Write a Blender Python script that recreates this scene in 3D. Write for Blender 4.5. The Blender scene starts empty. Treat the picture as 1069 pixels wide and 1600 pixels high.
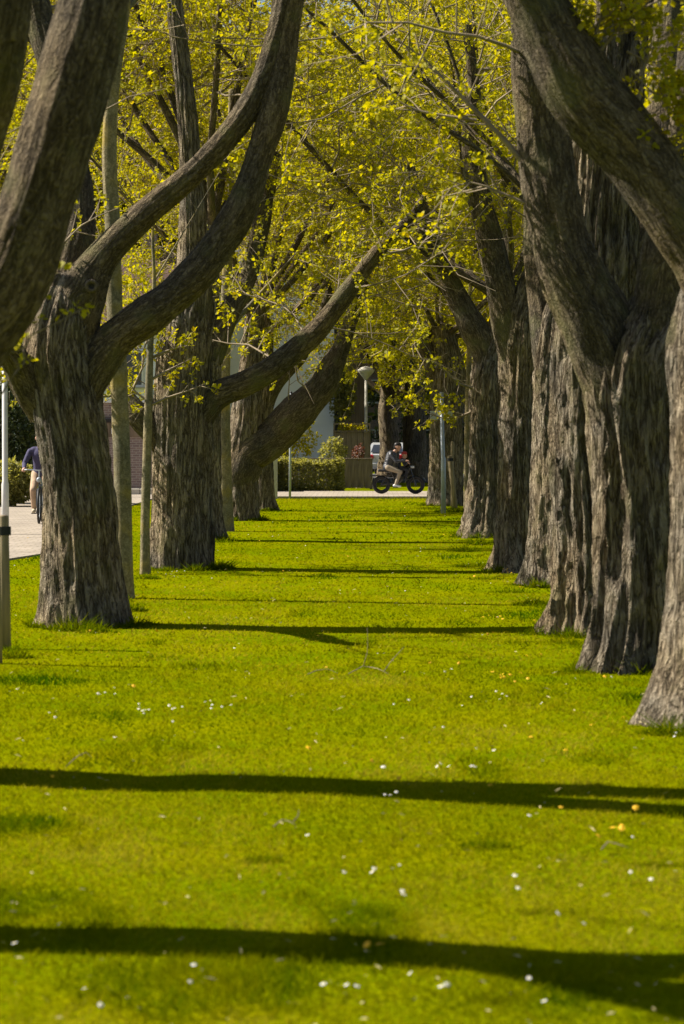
import bpy, math, random
import numpy as np
from mathutils import Vector, Matrix

scene = bpy.context.scene
COL = scene.collection
R = math.radians
random.seed(4)

# ------------------------------------------------------------------ camera, sky, sun, exposure
FPX = 4000.0                       # focal length in pixels of the 1069 x 1600 photograph
CAMZ = 1.7
YAW = math.atan(40.5 / FPX)
PITCH = math.atan(115.0 / FPX)
cam_data = bpy.data.cameras.new('camera')
cam_data.sensor_fit = 'VERTICAL'
cam_data.sensor_height = 36.0
cam_data.lens = 36.0 * FPX / 1600.0
cam_data.clip_start = 0.1
cam_data.clip_end = 3000
cam_data.dof.use_dof = True
cam_data.dof.focus_distance = 46.0
cam_data.dof.aperture_fstop = 5.0
cam = bpy.data.objects.new('camera', cam_data)
cam.location = (0, 0, CAMZ)
cam.rotation_euler = (math.pi / 2 - PITCH, 0, YAW)
COL.objects.link(cam)
scene.camera = cam

SUN_EL = R(43.0)
SUN_AZ = math.atan2(-0.97, 0.225)          # clockwise from +Y: the sun stands to the left, a little ahead
sun_dir = Vector((math.sin(SUN_AZ) * math.cos(SUN_EL), math.cos(SUN_AZ) * math.cos(SUN_EL), math.sin(SUN_EL)))
world = bpy.data.worlds.new('World')
scene.world = world
world.use_nodes = True
wn = world.node_tree.nodes
sky = wn.new('ShaderNodeTexSky')
sky.sky_type = 'NISHITA'
sky.sun_disc = False
sky.sun_elevation = SUN_EL
sky.sun_rotation = SUN_AZ
bgn = wn['Background']
bgn.inputs[1].default_value = 0.05
world.node_tree.links.new(sky.outputs[0], bgn.inputs[0])
sun_data = bpy.data.lights.new('sun', 'SUN')
sun_data.energy = 5.0
sun_data.angle = R(0.53)
sun_data.color = (1.0, 0.92, 0.78)
sun = bpy.data.objects.new('sun', sun_data)
sun.rotation_euler = (-sun_dir).to_track_quat('-Z', 'Y').to_euler()
sun.location = (-30, 20, 40)
COL.objects.link(sun)
scene.view_settings.view_transform = 'Standard'
scene.view_settings.look = 'None'
scene.view_settings.exposure = 1.12
scene.view_settings.gamma = 1.0
scene.view_settings.use_curve_mapping = False
scene.cycles.use_denoising = True
scene.cycles.max_bounces = 6
scene.cycles.transparent_max_bounces = 4
scene.cycles.diffuse_bounces = 3
scene.cycles.glossy_bounces = 2
scene.cycles.transmission_bounces = 3
scene.cycles.sample_clamp_indirect = 6.0

# ------------------------------------------------------------------ helpers
_ROT = cam.rotation_euler.to_matrix()
def P(px, py, d):
    """the point that stands at distance d down the avenue along the line of sight through (px, py)"""
    v = _ROT @ Vector(((px - 534.5) / FPX, -(py - 800.0) / FPX, -1.0))
    k = d / v.y
    return np.array((v.x * k, d, CAMZ + v.z * k))
def S(d):
    return FPX / d
def G(px, d):
    p = P(px, 700, d)
    return np.array((p[0], d, 0.0))

def link(o, parent=None):
    COL.objects.link(o)
    if parent is not None:
        o.parent = parent
    return o
def tag(o, label=None, cat=None, group=None, kind=None):
    if label: o['label'] = label
    if cat: o['category'] = cat
    if group: o['group'] = group
    if kind: o['kind'] = kind
    return o
def empty(name, loc, label=None, cat=None, group=None, rz=0.0):
    o = bpy.data.objects.new(name, None)
    o.empty_display_size = 0.2
    o.location = loc
    o.rotation_euler = (0, 0, rz)
    link(o)
    return tag(o, label, cat, group)
def mesh_np(name, V, F, mats, attrs=None, smooth=True, midx=None):
    """V (n,3); F (m,k) with constant k, or a list of such arrays"""
    me = bpy.data.meshes.new(name)
    Fs = F if isinstance(F, list) else [F]
    Fs = [np.asarray(f, dtype=np.int32) for f in Fs if len(f)]
    V = np.asarray(V, dtype=np.float32)
    me.vertices.add(len(V))
    me.vertices.foreach_set('co', V.ravel())
    loops = np.concatenate([f.ravel() for f in Fs])
    tot = np.concatenate([np.full(len(f), f.shape[1], np.int32) for f in Fs])
    start = np.concatenate([[0], np.cumsum(tot)[:-1]]).astype(np.int32)
    me.loops.add(len(loops))
    me.loops.foreach_set('vertex_index', loops)
    me.polygons.add(len(tot))
    me.polygons.foreach_set('loop_start', start)
    me.polygons.foreach_set('loop_total', tot)
    me.polygons.foreach_set('use_smooth', np.full(len(tot), smooth, bool))
    if midx is not None:
        me.polygons.foreach_set('material_index', np.asarray(midx, np.int32))
    for k, a in (attrs or {}).items():
        a = np.asarray(a, dtype=np.float32)
        if a.ndim == 1:
            at = me.attributes.new(k, 'FLOAT', 'POINT'); at.data.foreach_set('value', a)
        else:
            at = me.attributes.new(k, 'FLOAT_VECTOR', 'POINT'); at.data.foreach_set('vector', a.ravel())
    for m in (mats if isinstance(mats, (list, tuple)) else [mats]):
        me.materials.append(m)
    me.update(calc_edges=True)
    return me
def ob(name, me, parent=None, loc=(0, 0, 0)):
    o = bpy.data.objects.new(name, me)
    o.location = loc
    return link(o, parent)

class MB:
    """collects boxes, tubes and prisms into one mesh"""
    def __init__(s): s.v = []; s.f = []; s.m = []; s.mi = 0
    def add(s, V, F):
        b = len(s.v); s.v += [tuple(map(float, p)) for p in V]
        for f in F: s.f.append(tuple(i + b for i in f)); s.m.append(s.mi)
    def box(s, c, d, rot=None, bev=0.0):
        hx, hy, hz = d[0] / 2, d[1] / 2, d[2] / 2
        if bev <= 0:
            V = [(x, y, z) for z in (-hz, hz) for (x, y) in ((-hx, -hy), (hx, -hy), (hx, hy), (-hx, hy))]
            F = [(3, 2, 1, 0), (4, 5, 6, 7), (0, 1, 5, 4), (1, 2, 6, 5), (2, 3, 7, 6), (3, 0, 4, 7)]
        else:
            b = min(bev, hx * .9, hy * .9, hz * .9)
            V = []
            for z, i in ((-hz, b), (-hz + b, 0), (hz - b, 0), (hz, b)):
                V += [(-hx + i + b * (i == 0), -hy + i, z), (hx - i - b * (i == 0), -hy + i, z), (hx - i, -hy + i + b * (i == 0), z), (hx - i, hy - i - b * (i == 0), z),
                      (hx - i - b * (i == 0), hy - i, z), (-hx + i + b * (i == 0), hy - i, z), (-hx + i, hy - i - b * (i == 0), z), (-hx + i, -hy + i + b * (i == 0), z)]
            F = [tuple(range(7, -1, -1)), tuple(range(24, 32))]
            for k in range(3):
                for j in range(8):
                    F.append((k * 8 + j, k * 8 + (j + 1) % 8, k * 8 + 8 + (j + 1) % 8, k * 8 + 8 + j))
        M = rot if rot is not None else Matrix.Identity(3)
        s.add([Vector(c) + M @ Vector(p) for p in V], F); return s
    def tube(s, pts, rad, n=8, cap=True):
        pts = [Vector(p) for p in pts]
        if not isinstance(rad, (list, tuple)): rad = [rad] * len(pts)
        V = []; F = []
        t0 = (pts[1] - pts[0]).normalized()
        u = t0.orthogonal().normalized()
        for i, p in enumerate(pts):
            a = pts[max(i - 1, 0)]; b = pts[min(i + 1, len(pts) - 1)]
            t = (b - a).normalized(); u = (u - t * u.dot(t)).normalized(); w = t.cross(u)
            for k in range(n):
                an = 2 * math.pi * k / n
                V.append(p + (u * math.cos(an) + w * math.sin(an)) * rad[i])
        for i in range(len(pts) - 1):
            for k in range(n):
                F.append((i * n + k, i * n + (k + 1) % n, i * n + n + (k + 1) % n, i * n + n + k))
        if cap:
            F.append(tuple(range(n - 1, -1, -1))); F.append(tuple(range((len(pts) - 1) * n, len(pts) * n)))
        s.add(V, F); return s
    def lathe(s, prof, c=(0, 0, 0), n=20, axis='Z'):
        V = []; F = []
        for (r, z) in prof:
            for k in range(n):
                a = 2 * math.pi * k / n
                p = (r * math.cos(a), r * math.sin(a), z)
                if axis == 'Y': p = (p[0], p[2], p[1])
                V.append((c[0] + p[0], c[1] + p[1], c[2] + p[2]))
        for i in range(len(prof) - 1):
            for k in range(n):
                q = (i * n + k, i * n + (k + 1) % n, i * n + n + (k + 1) % n, i * n + n + k)
                F.append(q if axis == 'Z' else q[::-1])
        s.add(V, F); return s
    def torus(s, c, Rr, r, n=28, m=8, axis='Y'):
        V = []; F = []
        for i in range(n):
            a = 2 * math.pi * i / n
            for j in range(m):
                b = 2 * math.pi * j / m
                q = Rr + r * math.cos(b); h = r * math.sin(b)
                p = (q * math.cos(a), h, q * math.sin(a)) if axis == 'Y' else (h, q * math.cos(a), q * math.sin(a))
                V.append((c[0] + p[0], c[1] + p[1], c[2] + p[2]))
        for i in range(n):
            for j in range(m):
                F.append((i * m + j, i * m + (j + 1) % m, ((i + 1) % n) * m + (j + 1) % m, ((i + 1) % n) * m + j))
        s.add(V, F); return s
    def build(s, name, mats, parent=None, loc=(0, 0, 0), smooth=False):
        me = bpy.data.meshes.new(name)
        me.from_pydata(s.v, [], s.f)
        for m in (mats if isinstance(mats, (list, tuple)) else [mats]): me.materials.append(m)
        for p, i in zip(me.polygons, s.m): p.material_index = i; p.use_smooth = smooth
        me.update()
        return ob(name, me, parent, loc)

# ------------------------------------------------------------------ noise in numpy
def _h(ix, iy, iz, seed):
    n = (ix.astype(np.uint32) * np.uint32(374761393) + iy.astype(np.uint32) * np.uint32(668265263)
         + iz.astype(np.uint32) * np.uint32(2147483647) + np.uint32((seed * 974634777) & 0xffffffff))
    n = (n ^ (n >> np.uint32(13))) * np.uint32(1274126177)
    n = n ^ (n >> np.uint32(16))
    n = n * np.uint32(2246822519)
    n = n ^ (n >> np.uint32(15))
    return (n & np.uint32(0xffffff)).astype(np.float64) / float(0xffffff)
def vnoise(x, y, z, seed=0):
    x, y, z = np.broadcast_arrays(np.asarray(x, float), np.asarray(y, float), np.asarray(z, float))
    fx, fy, fz = np.floor(x), np.floor(y), np.floor(z)
    ix, iy, iz = fx.astype(np.int64), fy.astype(np.int64), fz.astype(np.int64)
    tx, ty, tz = x - fx, y - fy, z - fz
    tx = tx * tx * (3 - 2 * tx); ty = ty * ty * (3 - 2 * ty); tz = tz * tz * (3 - 2 * tz)
    r = 0
    for a in (0, 1):
        for b in (0, 1):
            for c in (0, 1):
                w = (tx if a else 1 - tx) * (ty if b else 1 - ty) * (tz if c else 1 - tz)
                r = r + w * _h(ix + a, iy + b, iz + c, seed)
    return r
def fbm(x, y, z, o=3, seed=0):
    r = 0; a = 0.5; t = 0
    for k in range(o):
        r = r + a * vnoise(x * 2 ** k, y * 2 ** k, z * 2 ** k, seed + k * 7); t += a; a *= 0.5
    return r / t

# ------------------------------------------------------------------ materials
def newmat(name):
    m = bpy.data.materials.new(name); m.use_nodes = True
    nt = m.node_tree
    return m, nt, nt.nodes, nt.nodes['Principled BSDF']
def ramp(nodes, stops):
    r = nodes.new('ShaderNodeValToRGB')
    e = r.color_ramp.elements
    e[0].position, e[0].color = stops[0][0], (*stops[0][1], 1)
    e[1].position, e[1].color = stops[-1][0], (*stops[-1][1], 1)
    for p, c in stops[1:-1]:
        q = e.new(p); q.color = (*c, 1)
    return r
def simple(name, c, rough=0.7, var=0.25, scale=6.0, metal=0.0, bump=0.0, stretch=(1, 1, 1), spec=0.3):
    m, nt, N, b = newmat(name)
    tc = N.new('ShaderNodeTexCoord'); mp = N.new('ShaderNodeMapping'); mp.inputs['Scale'].default_value = stretch
    nz = N.new('ShaderNodeTexNoise'); nz.inputs['Scale'].default_value = scale; nz.inputs['Detail'].default_value = 5
    nt.links.new(tc.outputs['Object'], mp.inputs[0]); nt.links.new(mp.outputs[0], nz.inputs['Vector'])
    r = ramp(N, [(0.3, tuple(x * (1 - var) for x in c)), (0.7, tuple(min(1, x * (1 + var)) for x in c))])
    nt.links.new(nz.outputs[0], r.inputs[0]); nt.links.new(r.outputs[0], b.inputs['Base Color'])
    b.inputs['Roughness'].default_value = rough; b.inputs['Metallic'].default_value = metal
    b.inputs['Specular IOR Level'].default_value = spec
    if bump:
        bp = N.new('ShaderNodeBump'); bp.inputs['Strength'].default_value = bump; bp.inputs['Distance'].default_value = 0.02
        nt.links.new(nz.outputs[0], bp.inputs['Height']); nt.links.new(bp.outputs[0], b.inputs['Normal'])
    return m
def bark_mat(name, dark, mid, light, lichen, lich_lo, bump=1.0, f1=17.0, f2=38.0, kz1=0.15, kz2=0.26, w1=0.5, w2=0.32, dist=0.05):
    """long wavy furrows of two sizes plus fine grain, in coordinates that follow the stem"""
    m, nt, N, b = newmat(name)
    L = nt.links.new
    at = N.new('ShaderNodeAttribute'); at.attribute_name = 'barkco'
    def furrow(scale, kz, sharp, detail):
        mp = N.new('ShaderNodeMapping'); mp.inputs['Scale'].default_value = (1, 1, kz); L(at.outputs['Vector'], mp.inputs[0])
        n = N.new('ShaderNodeTexNoise'); n.inputs['Scale'].default_value = scale; n.inputs['Detail'].default_value = detail; n.inputs['Distortion'].default_value = 0.6
        L(mp.outputs[0], n.inputs['Vector'])
        s1 = N.new('ShaderNodeMath'); s1.operation = 'SUBTRACT'; s1.inputs[1].default_value = 0.5; L(n.outputs[0], s1.inputs[0])
        s2 = N.new('ShaderNodeMath'); s2.operation = 'ABSOLUTE'; L(s1.outputs[0], s2.inputs[0])
        s3 = N.new('ShaderNodeMath'); s3.operation = 'MULTIPLY'; s3.use_clamp = True; s3.inputs[1].default_value = sharp; L(s2.outputs[0], s3.inputs[0])
        return s3.outputs[0]
    a1 = furrow(f1, kz1, 8.5, 3); a2 = furrow(f2, kz2, 7.5, 3)
    fine = N.new('ShaderNodeTexNoise'); fine.inputs['Scale'].default_value = 55; fine.inputs['Detail'].default_value = 6; fine.inputs['Roughness'].default_value = 0.7
    L(at.outputs['Vector'], fine.inputs['Vector'])
    def madd(x, k, y):
        q = N.new('ShaderNodeMath'); q.operation = 'MULTIPLY_ADD'; L(x, q.inputs[0]); q.inputs[1].default_value = k
        if y is None: q.inputs[2].default_value = 0.0
        else: L(y, q.inputs[2])
        return q.outputs[0]
    h = madd(fine.outputs[0], 0.45, madd(a2, w2, madd(a1, w1, None)))
    r1 = ramp(N, [(0.26, dark), (0.56, mid), (0.92, light)]); L(h, r1.inputs[0])
    n2 = N.new('ShaderNodeTexNoise'); n2.inputs['Scale'].default_value = 3.2; n2.inputs['Detail'].default_value = 7; L(at.outputs['Vector'], n2.inputs['Vector'])
    r2 = ramp(N, [(lich_lo, (0, 0, 0)), (lich_lo + 0.14, (1, 1, 1))]); L(n2.outputs[0], r2.inputs[0])
    ml = N.new('ShaderNodeMath'); ml.operation = 'MULTIPLY'; ml.inputs[1].default_value = 0.6; L(r2.outputs[0], ml.inputs[0])
    mx = N.new('ShaderNodeMix'); mx.data_type = 'RGBA'; L(ml.outputs[0], mx.inputs[0]); L(r1.outputs[0], mx.inputs[6]); mx.inputs[7].default_value = (*lichen, 1)
    n3 = N.new('ShaderNodeTexNoise'); n3.inputs['Scale'].default_value = 1.6; n3.inputs['Detail'].default_value = 5; L(at.outputs['Vector'], n3.inputs['Vector'])
    r3 = ramp(N, [(0.36, (0.70, 0.72, 0.78)), (0.64, (1.22, 1.12, 0.98))]); L(n3.outputs[0], r3.inputs[0])
    mu = N.new('ShaderNodeMix'); mu.data_type = 'RGBA'; mu.blend_type = 'MULTIPLY'; mu.inputs[0].default_value = 1.0
    L(mx.outputs[2], mu.inputs[6]); L(r3.outputs[0], mu.inputs[7]); L(mu.outputs[2], b.inputs['Base Color'])
    b.inputs['Roughness'].default_value = 0.9; b.inputs['Specular IOR Level'].default_value = 0.15
    bp = N.new('ShaderNodeBump'); bp.inputs['Strength'].default_value = bump; bp.inputs['Distance'].default_value = dist
    L(h, bp.inputs['Height']); L(bp.outputs[0], b.inputs['Normal'])
    return m
def leaf_mat(name, stops, transl=0.5, gloss=0.06):
    m, nt, N, b = newmat(name)
    L = nt.links.new
    N.remove(b)
    at = N.new('ShaderNodeAttribute'); at.attribute_name = 'tint'
    r = ramp(N, stops); L(at.outputs['Fac'], r.inputs[0])
    df = N.new('ShaderNodeBsdfDiffuse'); tr = N.new('ShaderNodeBsdfTranslucent'); gl = N.new('ShaderNodeBsdfGlossy')
    gl.inputs['Roughness'].default_value = 0.6; gl.inputs['Color'].default_value = (0.9, 0.9, 0.8, 1)
    L(r.outputs[0], df.inputs[0])
    mu = N.new('ShaderNodeMix'); mu.data_type = 'RGBA'; mu.blend_type = 'MULTIPLY'; mu.inputs[0].default_value = 1.0
    mu.inputs[7].default_value = (1.22, 1.17, 0.4, 1)
    L(r.outputs[0], mu.inputs[6]); L(mu.outputs[2], tr.inputs[0])
    m1 = N.new('ShaderNodeMixShader'); m1.inputs[0].default_value = transl
    L(df.outputs[0], m1.inputs[1]); L(tr.outputs[0], m1.inputs[2])
    m2 = N.new('ShaderNodeMixShader'); m2.inputs[0].default_value = gloss
    L(m1.outputs[0], m2.inputs[1]); L(gl.outputs[0], m2.inputs[2])
    L(m2.outputs[0], N['Material Output'].inputs[0])
    return m

M = {}
M['bark'] = bark_mat('bark_old', (0.062, 0.048, 0.033), (0.18, 0.145, 0.098), (0.37, 0.315, 0.23), (0.13, 0.13, 0.065), 0.54)
M['bark_limb'] = bark_mat('bark_limb', (0.048, 0.038, 0.025), (0.118, 0.094, 0.060), (0.235, 0.195, 0.132), (0.11, 0.115, 0.055), 0.53, w1=0.30, w2=0.30, kz1=0.26, kz2=0.5, dist=0.03)
M['bark_far'] = bark_mat('bark_far', (0.07, 0.054, 0.038), (0.17, 0.135, 0.09), (0.30, 0.25, 0.18), (0.12, 0.13, 0.07), 0.55)
M['bark_young'] = bark_mat('bark_young', (0.12, 0.105, 0.062), (0.24, 0.21, 0.135), (0.36, 0.33, 0.235), (0.26, 0.205, 0.035), 0.52, f1=9, f2=30, kz1=0.7, kz2=1.2, w1=0.2, w2=0.25, dist=0.006)
M['branch'] = simple('branch_bark', (0.22, 0.175, 0.118), 0.88, 0.4, 5.0)
M['twig'] = simple('twig_bark', (0.26, 0.205, 0.14), 0.85, 0.35, 3.0)
M['leaf'] = leaf_mat('spring_leaf', [(0.0, (0.19, 0.19, 0.002)), (0.45, (0.37, 0.345, 0.003)), (0.8, (0.46, 0.395, 0.005)), (1.0, (0.48, 0.30, 0.012))], 0.6, 0.02)
M['hedge_leaf'] = leaf_mat('hedge_leaf', [(0.0, (0.14, 0.15, 0.04)), (0.6, (0.28, 0.27, 0.10)), (1.0, (0.40, 0.37, 0.15))], 0.55, 0.02)
M['dark_leaf'] = leaf_mat('dark_leaf', [(0.0, (0.02, 0.035, 0.012)), (0.6, (0.05, 0.075, 0.02)), (1.0, (0.10, 0.13, 0.03))], 0.25)
M['red_leaf'] = leaf_mat('red_leaf', [(0.0, (0.08, 0.02, 0.025)), (1.0, (0.17, 0.05, 0.045))], 0.4)
M['grass'] = leaf_mat('grass_blade', [(0.0, (0.034, 0.082, 0.0004)), (0.35, (0.118, 0.148, 0.0004)), (0.75, (0.210, 0.206, 0.0004)), (1.0, (0.29, 0.26, 0.02))], 0.5, 0.0)
M['wood'] = simple('weathered_stake', (0.24, 0.185, 0.11), 0.8, 0.35, 9.0, bump=0.4, stretch=(3, 3, 0.25))
M['fence'] = simple('fence_board', (0.19, 0.145, 0.105), 0.85, 0.35, 5.0, bump=0.4, stretch=(4, 4, 0.4))
M['black'] = simple('black_rubber', (0.018, 0.018, 0.02), 0.6, 0.2)
M['blackgloss'] = simple('black_paint', (0.015, 0.015, 0.018), 0.3, 0.2, spec=0.5)
M['steel'] = simple('galvanised_steel', (0.36, 0.39, 0.43), 0.5, 0.12, 14.0, metal=0.35)
M['pole_white'] = simple('pale_pole_paint', (0.55, 0.55, 0.54), 0.55, 0.08)
M['concrete'] = simple('concrete', (0.45, 0.42, 0.36), 0.85, 0.15, 12, bump=0.2)
M['white_wall'] = simple('white_render_sky_tint', (0.80, 0.82, 0.90), 0.8, 0.05, 2.0)  # white walls; the blue of skylight in shade is mixed into the colour
M['roof'] = simple('roof_tile', (0.11, 0.065, 0.05), 0.8, 0.3, 8)
M['glass'] = simple('window_glass', (0.03, 0.035, 0.045), 0.08, 0.2, spec=0.8)
M['frame_white'] = simple('white_frame', (0.7, 0.7, 0.68), 0.5, 0.05)
M['trim_and_hole_dark'] = simple('trim_and_hole_dark', (0.025, 0.022, 0.022), 0.6, 0.2)
M['timber'] = simple('dark_timber', (0.17, 0.125, 0.085), 0.8, 0.35, 4.0, stretch=(3, 3, 0.3), bump=0.3)

def brick_mat():
    m, nt, N, b = newmat('purple_brick')
    L = nt.links.new
    tc = N.new('ShaderNodeTexCoord'); mp = N.new('ShaderNodeMapping')
    mp.inputs['Rotation'].default_value = (math.pi / 2, 0, 0)
    L(tc.outputs['Object'], mp.inputs[0])
    bk = N.new('ShaderNodeTexBrick'); bk.inputs['Scale'].default_value = 1.0
    bk.inputs['Brick Width'].default_value = 0.22; bk.inputs['Row Height'].default_value = 0.075; bk.inputs['Mortar Size'].default_value = 0.01
    bk.inputs['Color1'].default_value = (0.17, 0.115, 0.105, 1); bk.inputs['Color2'].default_value = (0.24, 0.17, 0.15, 1); bk.inputs['Mortar'].default_value = (0.32, 0.28, 0.25, 1)
    L(mp.outputs[0], bk.inputs['Vector']); L(bk.outputs[0], b.inputs['Base Color'])
    bp = N.new('ShaderNodeBump'); bp.inputs['Strength'].default_value = 0.5; bp.inputs['Distance'].default_value = 0.01; bp.invert = True
    L(bk.outputs['Fac'], bp.inputs['Height']); L(bp.outputs[0], b.inputs['Normal'])
    b.inputs['Roughness'].default_value = 0.85
    return m
M['brick'] = brick_mat()
def paving_mat():
    m, nt, N, b = newmat('path_paving')
    L = nt.links.new
    tc = N.new('ShaderNodeTexCoord')
    bk = N.new('ShaderNodeTexBrick'); bk.inputs['Scale'].default_value = 1.0
    bk.inputs['Brick Width'].default_value = 0.30; bk.inputs['Row Height'].default_value = 0.30; bk.inputs['Mortar Size'].default_value = 0.012
    bk.inputs['Color1'].default_value = (0.29, 0.25, 0.21, 1); bk.inputs['Color2'].default_value = (0.35, 0.30, 0.25, 1); bk.inputs['Mortar'].default_value = (0.19, 0.165, 0.12, 1)
    L(tc.outputs['Object'], bk.inputs['Vector'])
    nz = N.new('ShaderNodeTexNoise'); nz.inputs['Scale'].default_value = 1.1; nz.inputs['Detail'].default_value = 6
    L(tc.outputs['Object'], nz.inputs['Vector'])
    r = ramp(N, [(0.3, (0.78, 0.76, 0.72)), (0.7, (1.1, 1.08, 1.05))]); L(nz.outputs[0], r.inputs[0])
    mu = N.new('ShaderNodeMix'); mu.data_type = 'RGBA'; mu.blend_type = 'MULTIPLY'; mu.inputs[0].default_value = 1.0
    L(bk.outputs[0], mu.inputs[6]); L(r.outputs[0], mu.inputs[7]); L(mu.outputs[2], b.inputs['Base Color'])
    b.inputs['Roughness'].default_value = 0.9
    return m
M['paving'] = paving_mat()
def lawn_mat():
    m, nt, N, b = newmat('lawn_ground')
    L = nt.links.new
    tc = N.new('ShaderNodeTexCoord')
    n1 = N.new('ShaderNodeTexNoise'); n1.inputs['Scale'].default_value = 26; n1.inputs['Detail'].default_value = 6
    n2 = N.new('ShaderNodeTexNoise'); n2.inputs['Scale'].default_value = 0.9; n2.inputs['Detail'].default_value = 5
    L(tc.outputs['Object'], n1.inputs['Vector']); L(tc.outputs['Object'], n2.inputs['Vector'])
    r1 = ramp(N, [(0.3, (0.08, 0.105, 0.0004)), (0.55, (0.155, 0.168, 0.0004)), (0.75, (0.205, 0.198, 0.001))]); L(n1.outputs[0], r1.inputs[0])
    r2 = ramp(N, [(0.35, (0.75, 0.9, 0.8)), (0.65, (1.1, 1.05, 1.0))]); L(n2.outputs[0], r2.inputs[0])
    mu = N.new('ShaderNodeMix'); mu.data_type = 'RGBA'; mu.blend_type = 'MULTIPLY'; mu.inputs[0].default_value = 1.0
    L(r1.outputs[0], mu.inputs[6]); L(r2.outputs[0], mu.inputs[7]); L(mu.outputs[2], b.inputs['Base Color'])
    b.inputs['Roughness'].default_value = 1.0; b.inputs['Specular IOR Level'].default_value = 0.0
    bp = N.new('ShaderNodeBump'); bp.inputs['Strength'].default_value = 0.6; bp.inputs['Distance'].default_value = 0.03
    L(n1.outputs[0], bp.inputs['Height']); L(bp.outputs[0], b.inputs['Normal'])
    return m
M['lawn'] = lawn_mat()

# ------------------------------------------------------------------ ground and paths
def lawn_z(x, y):
    return 0.035 * (fbm(x * 0.35 + 3, y * 0.22, 0 * x, 3, 5) - 0.5)
gx = np.concatenate([[-600, -200, -60], np.arange(-12, 12.01, 0.4), [60, 200, 600]])
gy = np.concatenate([[-300, -60, -10], np.arange(0, 76.01, 0.5), [90, 120, 200, 500, 1500]])
X, Y = np.meshgrid(gx, gy)
near = (np.abs(X) < 12) & (Y > 0) & (Y < 72)
Zg = np.where(near, lawn_z(X, Y), -0.03)
nx, ny = len(gx), len(gy)
idx = np.arange(nx * ny).reshape(ny, nx)
Fg = np.stack([idx[:-1, :-1], idx[:-1, 1:], idx[1:, 1:], idx[1:, :-1]], -1).reshape(-1, 4)
tag(ob('lawn', mesh_np('lawn', np.stack([X, Y, Zg], -1).reshape(-1, 3), Fg, M['lawn'])), 'sunlit yellow-green lawn between the two rows of old trees', 'lawn', kind='structure')

def sheet(name, poly, z, mat, label, cat, thick=0.03):
    V = [(x, y, z) for x, y in poly] + [(x, y, z - thick) for x, y in poly]
    n = len(poly)
    F = [tuple(range(n))] + [(i, i + n, (i + 1) % n + n, (i + 1) % n) for i in range(n)]
    m = MB(); m.add(V, F)
    return tag(m.build(name, mat), label, cat, kind='structure')
sheet('side_path', [(-40, 33.6), (-9, 33.8), (-5.9, 34.3), (-5.05, 35.2), (-4.75, 37), (-4.9, 43), (-5.5, 52), (-5.9, 60), (-6.0, 72.5), (-40, 72.5)], 0.030, M['paving'],
      'pale paved path curving past the left tree row', 'path', 0.08)
sheet('cross_path', [(-40, 72.5), (-6.0, 72.5), (-4, 73.6), (40, 73.6), (40, 81), (-40, 81)], 0.034, M['paving'],
      'pale paved path crossing the far end of the lawn', 'path', 0.08)
asph = simple('asphalt', (0.06, 0.058, 0.06), 0.9, 0.25, 20)
sheet('road', [(2.0 - 1.2, 100), (60, 100), (60, 122), (-1.5, 122), (-1.5, 100)], 0.026, asph, 'grey road behind the moped rider', 'road', 0.08)

# ------------------------------------------------------------------ swept trunks and limbs
def catmull(C, ds):
    C = np.asarray(C, float)
    n = len(C)
    ext = np.vstack([2 * C[0] - C[1], C, 2 * C[-1] - C[-2]])
    out = []
    for i in range(n - 1):
        p0, p1, p2, p3 = ext[i:i + 4]
        L = np.linalg.norm(p2[:3] - p1[:3])
        k = max(2, int(L / ds))
        t = np.linspace(0, 1, k, endpoint=False)[:, None]
        out.append(0.5 * ((2 * p1) + (-p0 + p2) * t + (2 * p0 - 5 * p1 + 4 * p2 - p3) * t ** 2 + (-p0 + 3 * p1 - 3 * p2 + p3) * t ** 3))
    out.append(C[-1:])
    return np.vstack(out)
def frames(Pth):
    T = np.gradient(Pth, axis=0); T /= np.linalg.norm(T, axis=1, keepdims=True)
    U = np.zeros_like(T)
    u = np.array((0, 1.0, 0)); 
    if abs(T[0] @ u) > 0.9: u = np.array((1.0, 0, 0))
    for i in range(len(T)):
        u = u - T[i] * (u @ T[i]); u /= np.linalg.norm(u); U[i] = u
    return T, U, np.cross(T, U)
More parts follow.
